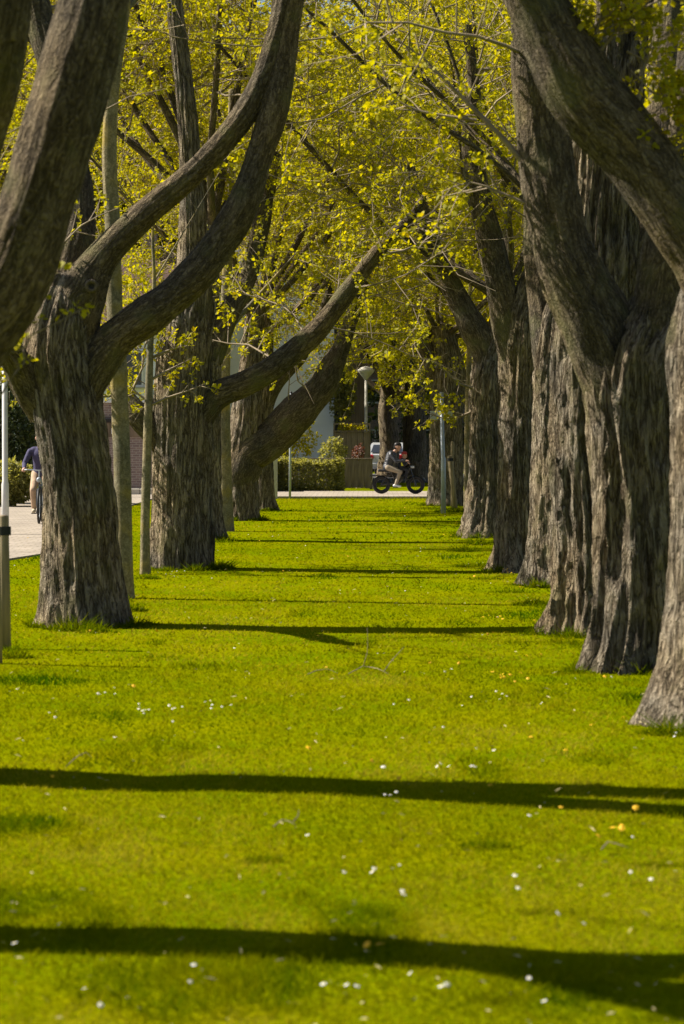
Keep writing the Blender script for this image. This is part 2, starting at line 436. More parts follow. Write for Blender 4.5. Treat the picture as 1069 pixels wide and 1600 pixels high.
def sweep(C, nth, ds, seed, flare=0.0, flare_h=0.32, lobes=0.10, cords=0.03, fine=0.016, cap=True, knots=0.5, twist=0.0):
    """C (n,4): x y z radius. Returns V, F, barkco"""
    Q = catmull(C, ds)
    Pth, rad = Q[:, :3], np.maximum(Q[:, 3], 0.004)
    l0 = np.concatenate([[0], np.cumsum(np.linalg.norm(np.diff(Pth, axis=0), axis=1))])
    if flare == 0:
        env = np.clip(l0 / 0.8, 0, 1)[:, None] * rad[:, None]
        Pth = Pth + env * 0.42 * np.stack([fbm(l0 * 1.1 + seed * 5.3 + 40 * k, 0 * l0, 0 * l0 + k, 2, seed + k) - 0.5 for k in range(3)], -1)
        rad = rad * (1 + 0.28 * (fbm(l0 * 1.7, 0 * l0 + seed, 0 * l0, 2, seed + 77) - 0.5))
    T, U, W = frames(Pth)
    l = np.concatenate([[0], np.cumsum(np.linalg.norm(np.diff(Pth, axis=0), axis=1))])
    th = np.linspace(0, 2 * np.pi, nth, endpoint=False)
    c, s = np.cos(th)[None, :], np.sin(th)[None, :]
    ll = l[:, None]; r0 = rad[:, None]
    tw = twist * ll
    c2, s2 = np.cos(th[None, :] + tw), np.sin(th[None, :] + tw)
    sd = seed * 13.7
    lob = fbm(c2 * 1.15 + sd, s2 * 1.15, ll * 0.28 + sd, 2, seed) - 0.5
    wrp = 0.9 * (fbm(c * 1.6, s * 1.6 + sd, ll * 1.1, 2, seed + 3) - 0.5)
    k1 = 3.1
    cd = 1 - np.abs(2 * vnoise(c2 * k1 + wrp + sd, s2 * k1 + wrp, ll * 0.55, seed + 5) - 1)
    k2 = 6.2
    st = (1 - np.abs(2 * vnoise(c2 * k2 + wrp * 1.6 + sd, s2 * k2 + wrp * 1.6, ll * 0.75, seed + 9) - 1)) ** 1.4
    k3 = 11.0
    fn = 1 - np.abs(2 * vnoise(c2 * k3 + wrp * 3 + sd, s2 * k3 + wrp * 3, ll * 2.2, seed + 10) - 1)
    f3 = vnoise(c2 * 20 + wrp * 3, s2 * 20 + sd, ll * 7.0, seed + 11)
    brk = 0.45 + 1.1 * np.clip(fbm(c * 1.3 + sd, s * 1.3, ll * 0.7, 2, seed + 41) * 2 - 0.5, 0, 1)
    kn = np.clip(fbm(c * 1.7 + sd, s * 1.7, ll * 1.6, 2, seed + 21) - 0.66, 0, 1) * 4
    rr = r0 * (1 + 2 * lobes * lob + 0.16 * knots * kn)
    sc = np.minimum(1, r0 / 0.3)
    rr = rr + sc * (cords * (cd - 0.6) * 0.75 + cords * brk * (st - 0.5) * 1.3 + fine * (fn - 0.5) * 2 + 1.9 * fine * (f3 - 0.5))
    if flare > 0:
        h = np.maximum(Pth[:, 2], 0)[:, None]
        root = np.clip(0.3 + 2.6 * (fbm(c * 2.0 + sd * 2, s * 2.0, 0 * ll, 2, seed + 31) - 0.36), 0.05, 1.7)
        rr = rr + r0 * flare * root * np.exp(-h / flare_h)
    V = Pth[:, None, :] + (U[:, None, :] * c[..., None] + W[:, None, :] * s[..., None]) * rr[..., None]
    n = len(Pth)
    i = np.arange(n - 1)[:, None] * nth; j = np.arange(nth)[None, :]; j2 = (j + 1) % nth
    F = np.stack([i + j, i + j2, i + nth + j2, i + nth + j], -1).reshape(-1, 4)
    B = np.stack([c * rr + seed * 3.1, s * rr, ll + 0 * rr], -1).reshape(-1, 3)
    V = V.reshape(-1, 3)
    Fs = [F]
    if cap:
        V = np.vstack([V, Pth[-1:] + T[-1:] * rad[-1] * 0.4]); B = np.vstack([B, B[-1:]])
        e = len(V) - 1; q = (n - 1) * nth
        Fs.append(np.stack([q + np.arange(nth), q + (np.arange(nth) + 1) % nth, np.full(nth, e)], -1))
    return V, Fs, B
def px_path(pts, d):
    """[(px, py, width_px[, distance])] -> (n,4) world centreline with radius"""
    out = []
    for q in pts:
        dd = q[3] if len(q) > 3 else d
        p = P(q[0], q[1], dd)
        out.append((*p, q[2] / 2 / S(dd)))
    return np.array(out)

# ------------------------------------------------------------------ small branches, twigs, leaves (vectorised)
def unit(a):
    return a / np.maximum(np.linalg.norm(a, axis=-1, keepdims=True), 1e-9)
def grow(rng, p0, d0, L, n, wig, up):
    N = len(p0); pts = np.zeros((N, n, 3)); pts[:, 0] = p0
    d = unit(d0); st = (L / (n - 1))[:, None]
    for i in range(1, n):
        d = unit(d + rng.normal(0, wig, (N, 3)) + np.array((0, 0, up)))
        pts[:, i] = pts[:, i - 1] + d * st
    return pts
def children(rng, pts, k, a, spread, jit=0.4):
    """k child starts on every polyline at parameters in [a,1]; returns p, dir, parent index, t"""
    N, n, _ = pts.shape
    t = (a + (1 - a) * (np.arange(k)[None, :] + rng.random((N, k))) / k).clip(0, 0.999)
    f = t * (n - 1); i = f.astype(int); fr = (f - i)[..., None]
    ar = np.arange(N)[:, None]
    p = pts[ar, i] * (1 - fr) + pts[ar, i + 1] * fr
    tg = unit(pts[ar, i + 1] - pts[ar, i])
    rv = rng.normal(0, 1, (N, k, 3)); rv = unit(rv - tg * (rv * tg).sum(-1, keepdims=True))
    dr = unit(tg * (1 - spread) + rv * spread + rng.normal(0, jit * 0.3, (N, k, 3)))
    return p.reshape(-1, 3), dr.reshape(-1, 3), np.repeat(np.arange(N), k), t.reshape(-1)
def tubes(pts, r0, r1, m):
    N, n, _ = pts.shape
    T = np.gradient(pts, axis=1); T = unit(T)
    ref = np.where(np.abs(T[:, :1, 2:3]) > 0.8, np.array((1.0, 0, 0)), np.array((0, 0, 1.0)))
    U = unit(np.cross(T, np.broadcast_to(ref, T.shape))); W = np.cross(T, U)
    a = np.linspace(0, 2 * np.pi, m, endpoint=False)
    rr = (r0[:, None] + (r1 - r0)[:, None] * np.linspace(0, 1, n)[None, :])[..., None, None]
    V = pts[:, :, None, :] + (U[:, :, None, :] * np.cos(a)[None, None, :, None] + W[:, :, None, :] * np.sin(a)[None, None, :, None]) * rr
    b = (np.arange(N) * n * m)[:, None, None]; i = (np.arange(n - 1) * m)[None, :, None]; j = np.arange(m)[None, None, :]; j2 = (j + 1) % m
    F = np.stack([b + i + j, b + i + j2, b + i + m + j2, b + i + m + j], -1).reshape(-1, 4)
    return V.reshape(-1, 3), F
def leaves(rng, C, A, k, size, droop=0.25, tint=None):
    """k young leaves around every tuft centre C with axis A"""
    Mn = len(C)
    d = unit(rng.normal(0, 1, (Mn, k, 3)) * 0.85 + A[:, None, :] * 0.75 + np.array((0, 0, -droop)))
    ln = size * rng.uniform(0.55, 1.25, (Mn, k, 1)) * rng.uniform(0.75, 1.2, (Mn, 1, 1))
    b = C[:, None, :] + d * ln * 0.25
    sd = unit(np.cross(d, rng.normal(0, 0.6, (Mn, k, 3)) + np.array((0, 0, 1.0))))
    nm = np.cross(sd, d)
    v0 = b; v2 = b + d * ln - nm * ln * 0.2; mid = b + d * ln * 0.55
    v1 = mid + sd * ln * 0.40 - nm * ln * 0.05; v3 = mid - sd * ln * 0.40 - nm * ln * 0.05
    v4 = mid + nm * ln * 0.12
    V = np.stack([v0, v1, v2, v3, v4], 2).reshape(-1, 3)
    q = np.arange(Mn * k)[:, None] * 5
    F = np.concatenate([q + np.array((0, 1, 4)), q + np.array((4, 1, 2)), q + np.array((0, 4, 3)), q + np.array((4, 2, 3))], 0)
    F = np.concatenate([q + np.array((0, 1, 2)), q + np.array((0, 2, 3))], 0)
    V = np.stack([v0, v1, v2, v3], 2).reshape(-1, 3)
    q = np.arange(Mn * k)[:, None] * 4
    F = np.concatenate([q + np.array((0, 1, 2)), q + np.array((0, 2, 3))], 0)
    tn = (rng.beta(1.7, 2.2, (Mn, 1)) * 0.75 + rng.random((Mn, k)) * 0.25) if tint is None else tint[:, None] + 0.2 * (rng.random((Mn, k)) - 0.5)
    return V, F, np.repeat(np.clip(tn, 0, 1).reshape(-1), 4)
def resample(C, n):
    Q = catmull(C, 0.05)
    l = np.concatenate([[0], np.cumsum(np.linalg.norm(np.diff(Q[:, :3], axis=0), axis=1))])
    t = np.linspace(0, l[-1], n)
    return np.stack([np.interp(t, l, Q[:, k]) for k in range(Q.shape[1])], -1), l[-1]

CLEAR = [(556, 590, 564, 745), (425, 600, 655, 745), (470, 526, 600, 680), (585, 612, 640, 745), (0, 62, 640, 760), (160, 235, 640, 760)]   # the canopy is lifted here, open to the lamp, the house wall and the path
CLEAR2 = [(745, 862, 400, 660, 41), (678, 795, 430, 610, 43), (722, 795, 290, 430, 31.5)]   # bare lower forks of the right row
def in_clear(Q):
    v = Q - np.array((0, 0, CAMZ)); Rm = np.array(_ROT); c = v @ Rm
    px = 534.5 + FPX * c[:, 0] / np.maximum(-c[:, 2], .1); py = 800 - FPX * c[:, 1] / np.maximum(-c[:, 2], .1)
    r = np.zeros(len(Q), bool)
    for a, b, e, f in CLEAR: r |= (px > a) & (px < b) & (py > e) & (py < f)
    r &= (Q[:, 1] < 94) & (Q[:, 1] > 5)
    for a, b, e, f, dm in CLEAR2: r |= (px > a) & (px < b) & (py > e) & (py < f) & (Q[:, 1] < dm) & (Q[:, 1] > 5)
    return r
def foliage(limbs, seed, per_m=2.0, tw=9, tuft=6, kleaf=5, leaf=0.057, start=0.3, l2=(1.3, 3.0), l3=(0.45, 1.0), sprays=(), thick=1.0, zcut=99, stw=99, origin=(0, 0, 0)):
    """limbs: list of (n,4). returns (branch V,F), (leaf V,F,tint)"""
    rng = np.random.default_rng(seed)
    ps, ds, r2, Ls = [], [], [], []
    for C in limbs:
        Q, L = resample(C, 24)
        k = max(3, int(L * per_m))
        p, d, par, t = children(rng, Q[None, :, :3], k, start, 0.72)
        ps.append(p); ds.append(d)
        rl = np.interp(t, np.linspace(0, 1, 24), Q[:, 3])
        r2.append(np.minimum(rl * 0.55, rng.uniform(0.009, 0.022, k) * thick)); Ls.append(rng.uniform(l2[0], l2[1], k) * (1.15 - 0.45 * t))
    p = np.vstack(ps); d = np.vstack(ds); r2 = np.concatenate(r2); Ls = np.concatenate(Ls)
    B2 = grow(rng, p, d, Ls, 7, 0.18, 0.05)
    VB, FB = [], []
    def put(V, F):
        FB.append(F + sum(len(v) for v in VB)); VB.append(V)
    for sp in sprays:
        Q, L = resample(np.array(sp), 7)
        B2 = np.concatenate([B2, Q[None, :, :3]]); r2 = np.append(r2, Q[0, 3]); Ls = np.append(Ls, L)
    nsp = len(sprays)
    if nsp < len(B2):
        q = B2[:, 2:] + origin
        bad = in_clear(q.reshape(-1, 3)).reshape(q.shape[:2]).any(1)
        if nsp: bad[-nsp:] = False
        B2, r2, Ls = B2[~bad], r2[~bad], Ls[~bad]
    put(*tubes(B2, r2, r2 * 0.25, 4))
    p3, d3, par3, t3 = children(rng, B2, tw, 0.22, 0.55)
    if len(sprays) and stw < tw:
        kp = (par3 < len(B2) - len(sprays)) | (rng.random(len(par3)) < stw / tw)
        p3, d3, par3, t3 = p3[kp], d3[kp], par3[kp], t3[kp]
    L3 = rng.uniform(l3[0], l3[1], len(p3)) * np.clip(Ls[par3] / 2.2, 0.5, 1.3)
    kp = p3[:, 2] < zcut + .3
    p3, d3, par3, t3 = p3[kp], d3[kp], par3[kp], t3[kp]
    L3 = L3[kp]
    B3 = grow(rng, p3, d3, L3, 3, 0.25, 0.08)
    put(*tubes(B3, np.minimum(r2[par3] * 0.5, 0.009), np.full(len(p3), 0.003), 3))
    nb2 = len(FB[0])
    ct, dt, pt, tt = children(rng, B3, tuft, 0.35, 0.5)
    tipd = unit(B3[:, -1] - B3[:, -2])
    ct = np.vstack([ct + dt * 0.05, B3[:, -1], B2[:, -1]]); dt = np.vstack([dt, tipd, unit(B2[:, -1] - B2[:, -2])])
    keep = (ct[:, 2] > 1.9) & (ct[:, 2] < zcut) & ~in_clear(ct + origin)
    ct, dt = ct[keep], dt[keep]
    LV = leaves(rng, ct, unit(dt + np.array((0, 0, 0.5))), kleaf, leaf)
    return (np.vstack(VB), np.vstack(FB), (np.arange(sum(len(f) for f in FB)) >= nb2).astype(np.int32)), LV

def rand_limbs(rng, top, rtop, n, Lr=(5.5, 9), low=0.25, bias=(0, 0, 0), zmax=15):
    out = []
    a0 = rng.uniform(0, 6.28)
    for k in range(n):
        a = a0 + k * 2 * math.pi / n + rng.uniform(-0.4, 0.4)
        el = rng.uniform(R(22), R(42)) if rng.random() < low else rng.uniform(R(48), R(76))
        d = np.array((math.cos(a) * math.cos(el), math.sin(a) * math.cos(el), math.sin(el))) + np.array(bias)
        d /= np.linalg.norm(d)
        L = rng.uniform(*Lr); m = 7; p = np.array(top, float) + np.array((0, 0, -0.35)); pts = [p.copy()]
        for i in range(m - 1):
            d = d + rng.normal(0, 0.11, 3) + np.array((0, 0, 0.09)); d /= np.linalg.norm(d)
            p = p + d * L / (m - 1); pts.append(p.copy())
        r = rng.uniform(0.36, 0.5) * rtop
        rad = r * np.linspace(1, 0.16, m) ** 0.9
        out.append(np.column_stack([np.array(pts), rad]))
    return out

def build_tree(name, label, cat, group, base, trunk, limbs, seed, mat='bark', nth=80, ds=0.05, flare=0.45, limb_nth=38, limb_ds=0.065,
               fol=None, extra=(), sprays=(), cords=0.042, lobes=0.10, fine=0.018, foliage_on=True, flare_h=0.32, knots=0.5):
    """trunk (n,4), limbs = modelled heavy limbs, extra = further limbs of the crown"""
    base = np.array(base, float)
    e = empty(name, base, label, cat, group)
    off = np.array((*base, 0))
    V, F, B = sweep(np.asarray(trunk) - off, nth, ds, seed, flare=flare, cords=cords, lobes=lobes, fine=fine, flare_h=flare_h, knots=knots)
    ob('trunk', mesh_np('trunk', V, F, M[mat], {'barkco': B}), e)
    for i, C in enumerate(list(limbs) + list(extra)):
        main = i < len(limbs)
        V, F, B = sweep(np.asarray(C) - off, limb_nth if main else 12, limb_ds if main else 0.22, seed * 7 + i, lobes=0.09 if main else 0.06,
                        cords=(0.022 if main else 0.01), fine=0.008, knots=0.9)
        ob('limb', mesh_np('limb', V, F, M['bark_limb' if mat == 'bark' else mat], {'barkco': B}), e)
    if foliage_on:
        (bv, bf, bi), (lv, lf, tn) = foliage([np.asarray(C) - off for C in list(extra) + list(limbs)], seed + 500, origin=base if base[1] > 0 else np.array((0, 500.0, 0)), sprays=[np.asarray(s) - off for s in sprays], **(fol or {}))
        tag(ob('branches', mesh_np('branches', bv, bf, [M['branch'], M['twig']], midx=bi), e), kind='stuff')
        tag(ob('crown', mesh_np('crown', lv, lf, M['leaf'], {'tint': tn}, smooth=False), e), kind='stuff')
    return e

BASES = []
OLD = 'old trees lining the lawn'
def avenue(label, d, trunk_px, limbs_px, seed, nrand=4, sprays=(), top=None, **kw):
    T = px_path(trunk_px, d)
    base = np.array((T[0, 0], d, 0.0))
    T = np.vstack([[T[0, 0], T[0, 1], -0.12, T[0, 3]], T[1:]])
    BASES.append((T[0, 0], d, T[0, 3]))
    limbs = [px_path(q, d) for q in limbs_px]
    rng = np.random.default_rng(seed + 77)
    tp = T[-1, :3] if top is None else np.array(top)
    rt = kw.pop('rtop', 0.16)
    ex = rand_limbs(rng, tp, rt, nrand, bias=kw.pop('bias', (0, 0, 0)), low=kw.pop('low', 0.25), Lr=kw.pop('Lr', (5.5, 9)))
    kw['fol'] = dict(kw.get('fol') or {}, zcut=CAMZ + 0.178 * d + 0.4)
    return build_tree('avenue_tree', label, 'tree', OLD, base, T, limbs, seed, extra=ex, sprays=[px_path(s, d) * np.array((1, 1, 1, .62)) for s in sprays], **kw)

# ---- left row, from the camera outwards
avenue('old tree just outside the left edge, its bare limb crossing the upper left corner', 12.9,
       [(-190, 1215, 178), (-190, 1000, 160, 12.96), (-188, 800, 150, 12.83), (-175, 690, 170, 12.93), (-150, 600, 165), (-120, 520, 120)],
       [[(-150, 650, 140), (-65, 550, 132), (10, 430, 122), (62, 310, 114), (105, 180, 108), (135, 60, 104), (152, -60, 100), (165, -220, 92), (180, -420, 80)],
        [(-150, 560, 140, 12.8), (-110, 400, 120, 12.6), (-60, 240, 104, 12.4), (-14, 60, 96, 12.2), (18, -120, 90, 12.1), (40, -320, 80, 12.0)]],
       11, nrand=0, nth=100, ds=0.04, limb_nth=60, limb_ds=0.045, fol=dict(start=0.6, per_m=0.8, tw=5, stw=3, tuft=3, leaf=.044),
       sprays=[[(-40, 520, 9), (0, 545, 8), (35, 548, 6), (62, 500, 4)], [(-30, 640, 8), (0, 620, 7), (18, 590, 6), (30, 570, 4)]])
avenue('thick old tree with a knot hole and two long limbs arching right', 23.3,
       [(136, 982, 128), (130, 900, 112), (124, 800, 104), (114, 710, 97), (101, 620, 100), (96, 550, 104), (102, 480, 84), (106, 430, 38)],
       [[(105, 650, 80), (150, 570, 70), (200, 518, 60), (260, 470, 56), (325, 402, 52), (378, 320, 47), (408, 235, 43), (430, 150, 39), (446, 60, 39), (460, -40, 36), (475, -180, 38), (480, -360, 28)],
        [(96, 580, 92), (122, 470, 78), (160, 400, 54), (225, 335, 42), (295, 278, 38), (355, 215, 36), (400, 145, 37), (432, 60, 34), (452, -40, 36), (465, -200, 30), (500, -380, 22)],
        [(86, 590, 96, 23.4), (108, 450, 62, 23.6), (122, 350, 54, 23.8), (112, 240, 50, 24), (84, 120, 46, 24.1), (55, 0, 42, 24.2), (40, -160, 36, 24.3)],
        [(75, 640, 62, 23.3), (48, 600, 56, 23.2), (25, 560, 46, 23.0), (-10, 500, 40, 22.7), (-70, 430, 34, 22.3), (-140, 330, 26, 21.9)]],
       12, nrand=1, bias=(-1.2, .6, .6), nth=124, ds=0.028, limb_nth=54, limb_ds=0.04, flare=0.18, fol=dict(start=0.66, per_m=1.0, tw=6, stw=4, leaf=.047),
       sprays=[[(60, 460, 8), (90, 395, 7), (130, 350, 5), (185, 325, 4)]])
avenue('old tree whose single thin limb arches far over the lawn', 33.3,
       [(285, 893, 92), (284, 800, 87), (285, 700, 85), (288, 600, 83), (296, 510, 72), (303, 430, 52), (300, 300, 34), (290, 150, 27), (272, 0, 22), (262, -120, 18)],
       [[(300, 665, 54), (335, 622, 46), (385, 598, 40), (440, 566, 37), (495, 518, 34), (540, 462, 30), (576, 410, 25), (610, 368, 21), (640, 342, 16), (665, 305, 10)],
        [(275, 720, 46), (240, 672, 40), (205, 635, 34), (165, 580, 28, 33.6), (120, 500, 22, 34)]],
       13, nrand=6, low=0.35, bias=(-.25, .1, 0), nth=100, ds=0.04, flare=0.22, fol=dict(per_m=3.8, tw=12, start=0.28, leaf=0.055))
avenue('old tree half hidden behind the thinner lichened trunk on the left', 42.5,
       [(312, 849, 66), (312, 700, 60), (312, 560, 58), (320, 480, 40), (328, 400, 26), (332, 320, 16)],
       [[(325, 560, 44), (352, 500, 36), (385, 440, 30, 42.8), (410, 350, 26, 43), (430, 240, 20, 43)]],
       14, nrand=9, low=0.55, bias=(-.3, 0, 0), fol=dict(per_m=3.7, tw=12, leaf=0.058))
avenue('old tree with a very thick low limb leaning over the lawn', 53.0,
       [(380, 817, 46), (379, 760, 42), (381, 710, 48), (386, 650, 46), (392, 570, 34), (400, 470, 24)],
       [[(374, 755, 48), (382, 712, 58), (412, 686, 58), (448, 656, 54), (484, 622, 46), (510, 588, 38), (530, 548, 28), (548, 500, 20), (572, 440, 15), (605, 390, 10)]],
       15, nrand=9, low=0.6, fol=dict(per_m=3.7, tw=12, leaf=0.058), flare=0.25)
avenue('furthest visible old tree of the left row, behind the thick low limb', 60.0,
       [(407, 800, 36), (408, 740, 33), (408, 660, 33), (412, 580, 30), (416, 500, 20)],
       [[(410, 640, 26), (430, 600, 24), (465, 560, 20), (500, 500, 16), (520, 430, 12)]],
       16, nrand=9, low=0.6, fol=dict(per_m=3.7, tw=12, leaf=0.064))

KN = simple('knot_callus', (0.10, 0.078, 0.052), 0.9, 0.4, 40, bump=.5)
def knot(tree, px, py, d, r, name='knot_hole'):
    c = P(px, py, d) - np.array(tree.location)
    m = MB(); m.torus(c, r, r * .42, 20, 8, 'Y'); o = m.build(name, KN, tree, smooth=True)
    k = MB(); k.lathe([(0.0, r * .35), (r * .5, r * .25), (r * .95, 0.0)], c=c, n=16, axis='Y'); k.build('hollow_shade', M['trim_and_hole_dark'], o)  # shallow near-black dish: the shade inside the hole is painted on
TREES = {o['label'].split()[0] + str(round(o.location.y)): o for o in COL.objects if o.name.startswith('avenue_tree')}
knot(TREES['thick23'], 143, 447, 23.06, .045)
# ---- right row, from the camera outwards
avenue('old tree at the right edge with a heavy limb slanting across the corner', 15.3,
       [(1160, 1140, 214), (1160, 1000, 204), (1160, 800, 204), (1160, 620, 204), (1158, 500, 196), (1165, 400, 120)],
       [[(1160, 520, 130), (1120, 420, 122), (1062, 330, 112), (992, 238, 106), (926, 150, 100), (866, 52, 96), (818, -50, 90), (775, -170, 84), (740, -320, 72)],
        [(1150, 560, 150, 15.5), (1165, 400, 120, 15.8), (1150, 250, 100, 16), (1140, 100, 90, 16.2), (1150, -80, 80, 16.4)]],
       21, nrand=0, nth=124, ds=0.03, limb_nth=60, limb_ds=0.045, flare=0.5, flare_h=0.42, fol=dict(start=0.6, per_m=0.7, tw=9, stw=9, tuft=7, leaf=.046, l3=(.3,.7)),
       sprays=[[(905, 75, 11), (900, 30, 10), (905, -20, 8)], [(920, 85, 12), (935, 40, 10), (950, -10, 7)], [(930, 90, 12), (962, 50, 10), (1010, 10, 8), (1060, -10, 5)],
               [(1000, 120, 8), (1030, 60, 7), (1060, 45, 5)], [(1045, 240, 12), (1069, 225, 10), (1110, 190, 8)], [(1010, 60, 8), (975, 30, 6), (930, 20, 4)], [(1030, 130, 7), (1045, 180, 6), (1050, 215, 4)], [(980, 80, 8), (1010, 95, 6), (1040, 100, 4)], [(985, 110, 6), (1025, 150, 5), (1060, 180, 4)]])
avenue('big old tree with a forked trunk and S-shaped left limb', 18.9,
       [(1005, 1051, 150), (1008, 930, 138), (1006, 780, 138), (1000, 660, 142), (1000, 570, 140), (1020, 500, 90), (1034, 440, 36)],
       [[(1010, 720, 100), (985, 620, 122), (945, 535, 118), (902, 455, 104), (872, 370, 90), (854, 270, 82), (845, 160, 76), (835, 40, 68), (822, -80, 60), (812, -240, 50), (800, -420, 38)],
        [(1010, 640, 100), (1030, 520, 96), (1036, 430, 88), (1052, 330, 84), (1080, 210, 78), (1100, 60, 70), (1120, -120, 60)]],
       22, nrand=1, bias=(1.2, .3, .6), nth=130, ds=0.026, limb_nth=64, limb_ds=0.035, flare=0.48, flare_h=0.36, cords=0.062, fine=0.024, fol=dict(start=0.62, per_m=1.1, tw=8, leaf=.047),
       sprays=[[(815, 250, 16), (785, 215, 13), (745, 175, 11), (700, 130, 9), (655, 85, 6), (620, 62, 4)],
               [(745, 188, 9), (690, 180, 8), (640, 168, 6), (585, 130, 4)],
               [(830, 90, 12), (760, 60, 10, 18.5), (690, 50, 8, 18.2), (600, 30, 6, 18), (520, 60, 4, 17.8)],
               [(826, 320, 9), (780, 300, 8), (735, 285, 6), (690, 300, 4)]])
avenue('old tree with sunlit corded bark behind the forked trunk', 22.3,
       [(935, 996, 128), (938, 880, 126), (932, 740, 124), (926, 620, 120), (932, 510, 116), (940, 400, 104), (945, 260, 94), (962, 120, 84), (980, -40, 74), (990, -220, 60)],
       [[(930, 600, 80), (960, 470, 70, 22.6), (1010, 330, 66, 23), (1040, 180, 60, 23.4), (1050, 20, 54, 23.8), (1055, -160, 44, 24)]],
       23, nrand=3, rtop=.1, nth=124, ds=0.03, flare=0.30, flare_h=0.34, cords=0.07, fine=0.028, fol=dict(start=0.5, per_m=1.3))
avenue('old tree squeezed between two thicker trunks in the right row', 29.6,
       [(885, 919, 98), (881, 810, 88), (880, 700, 85), (880, 600, 80), (884, 500, 60), (896, 420, 38), (905, 340, 22)],
       [[(875, 640, 54), (862, 560, 46, 29.8), (845, 470, 40, 30), (838, 360, 34, 30.2), (840, 240, 28, 30.4)]],
       24, nrand=5, rtop=.09, bias=(-.2, 0, 0), nth=104, ds=0.04, flare=0.55, flare_h=0.36, cords=0.062, fine=0.024, fol=dict(per_m=2.2, leaf=0.058))
avenue('old tree in the right row with a pale bluish limb rising left', 32.8,
       [(822, 896, 82), (820, 810, 72), (818, 710, 66), (818, 610, 64), (823, 510, 66), (838, 440, 44), (852, 380, 28), (860, 320, 16)],
       [[(818, 600, 50), (800, 525, 52), (782, 460, 46), (766, 390, 40), (752, 330, 36), (742, 280, 32), (735, 220, 26), (740, 140, 20), (730, 40, 14)]],
       25, nrand=4, rtop=.08, low=0.5, bias=(-.2, 0, 0), nth=104, ds=0.04, flare=0.62, flare_h=0.36, cords=0.062, fine=0.024, fol=dict(per_m=2.4, leaf=0.055))
avenue('old tree with a stout limb forking up and left above its lumpy trunk', 44.0,
       [(758, 843, 68), (762, 760, 57), (763, 660, 54), (765, 600, 58), (774, 545, 42), (784, 490, 26), (790, 440, 15)],
       [[(765, 610, 48), (755, 550, 44), (728, 492, 37), (703, 440, 33), (676, 388, 28), (660, 330, 22), (640, 260, 15)]],
       26, nrand=9, low=0.6, nth=110, ds=0.035, flare=0.6, flare_h=0.36, cords=0.062, fine=0.024, fol=dict(per_m=3.7, tw=12, leaf=0.058),
       sprays=[[(752, 610, 9), (715, 598, 8, 43.5), (690, 575, 7, 43), (668, 560, 5, 42.6)], [(745, 640, 7), (715, 652, 6), (690, 653, 5), (668, 645, 3)]])
avenue('old tree behind the grey sign pole near the far end', 65.0,
       [(697, 792, 58), (697, 720, 51), (697, 640, 50), (700, 590, 52), (690, 510, 30)],
       [[(692, 620, 36), (675, 570, 30), (655, 520, 24), (630, 450, 18), (610, 380, 12)]],
       27, nrand=9, nth=90, ds=0.05, flare=0.35, cords=0.03, fol=dict(per_m=3.7, tw=12, leaf=0.064), low=0.65,
       sprays=[[(690, 600, 8), (665, 605, 7), (640, 625, 6), (612, 640, 4)], [(688, 590, 8), (655, 580, 7), (625, 590, 6), (600, 600, 4)]])
avenue('old tree mostly hidden by the right row, only its crown showing', 54.0,
       [(790, 817, 50), (790, 700, 46), (790, 600, 46), (788, 520, 26)], [], 28, nrand=9, low=0.6, nth=60, ds=0.08, fol=dict(per_m=3.7, tw=12, leaf=0.064))

# ---- trees outside the frame whose shadows fall across the foreground
def off_tree(label, x, d, seed, r=0.33, h=3.2, n=5):
    T = np.array([(x, d, -0.1, r * 1.2), (x + .03, d + .05, .6, r), (x, d - .04, 1.3, r * .95), (x, d + .08, 2.0, r * 1.1), (x, d + .02, h, r * 0.8), (x, d, h + .5, r * .3)])
    rng = np.random.default_rng(seed)
    ex = rand_limbs(rng, (x, d, h), 0.3, n, low=0.0)
    return build_tree('avenue_tree', label, 'tree', OLD, (x, d, 0), T, [], seed, extra=ex, nth=48, ds=0.1, fol=dict(per_m=0.8, tw=5, tuft=3, start=0.45))
off_tree('old tree outside the frame at lower left, only its shadow band showing', -2.6, 8.95, 41, r=.2)

# ---- far trees beyond the cross path
FAR = 'trees beyond the cross path'
protos = []
def far_proto(seed, r, h):
    rng = np.random.default_rng(seed)
    T = np.array([(0, 0, -0.1, r * 1.15), (0.05, 0, 1.5, r), (-0.04, 0.05, 3.0, r * .92), (0.03, 0, h, r * 0.8), (0.1, 0, h + 4, r * .6), (0, 0, h + 9, r * .3)])
    ex = rand_limbs(rng, (0, 0, h), 0.3, 5, low=0.6, Lr=(4, 6.5)) + rand_limbs(rng, (0, 0, h + 2.8), 0.26, 5, low=0.6, Lr=(4, 6.5)) + rand_limbs(rng, (0, 0, h + 5.6), 0.22, 5, low=0.5, Lr=(4, 6)) + rand_limbs(rng, (0, 0, h + 8.4), 0.18, 5, low=0.5, Lr=(4, 6))
    return build_tree('background_tree', 'x', 'tree', FAR, (0, 0, 0), T, [], seed, mat='bark_far', extra=ex, nth=48, ds=0.12, flare=0.3,
                      fol=dict(per_m=2.4, tw=9, tuft=3, kleaf=5, leaf=0.15, start=0.2, l2=(1.5, 3.8)))
def place(proto, first, loc, rz, sc, label):
    if first: r = proto
    else:
        r = proto.copy(); COL.objects.link(r)
        for ch in list(proto.children):
            c = ch.copy(); c.parent = r; COL.objects.link(c)
    r.location = loc; r.rotation_euler = (0, 0, rz); r.scale = (sc, sc, sc)
    tag(r, label, 'tree', FAR)
    return r
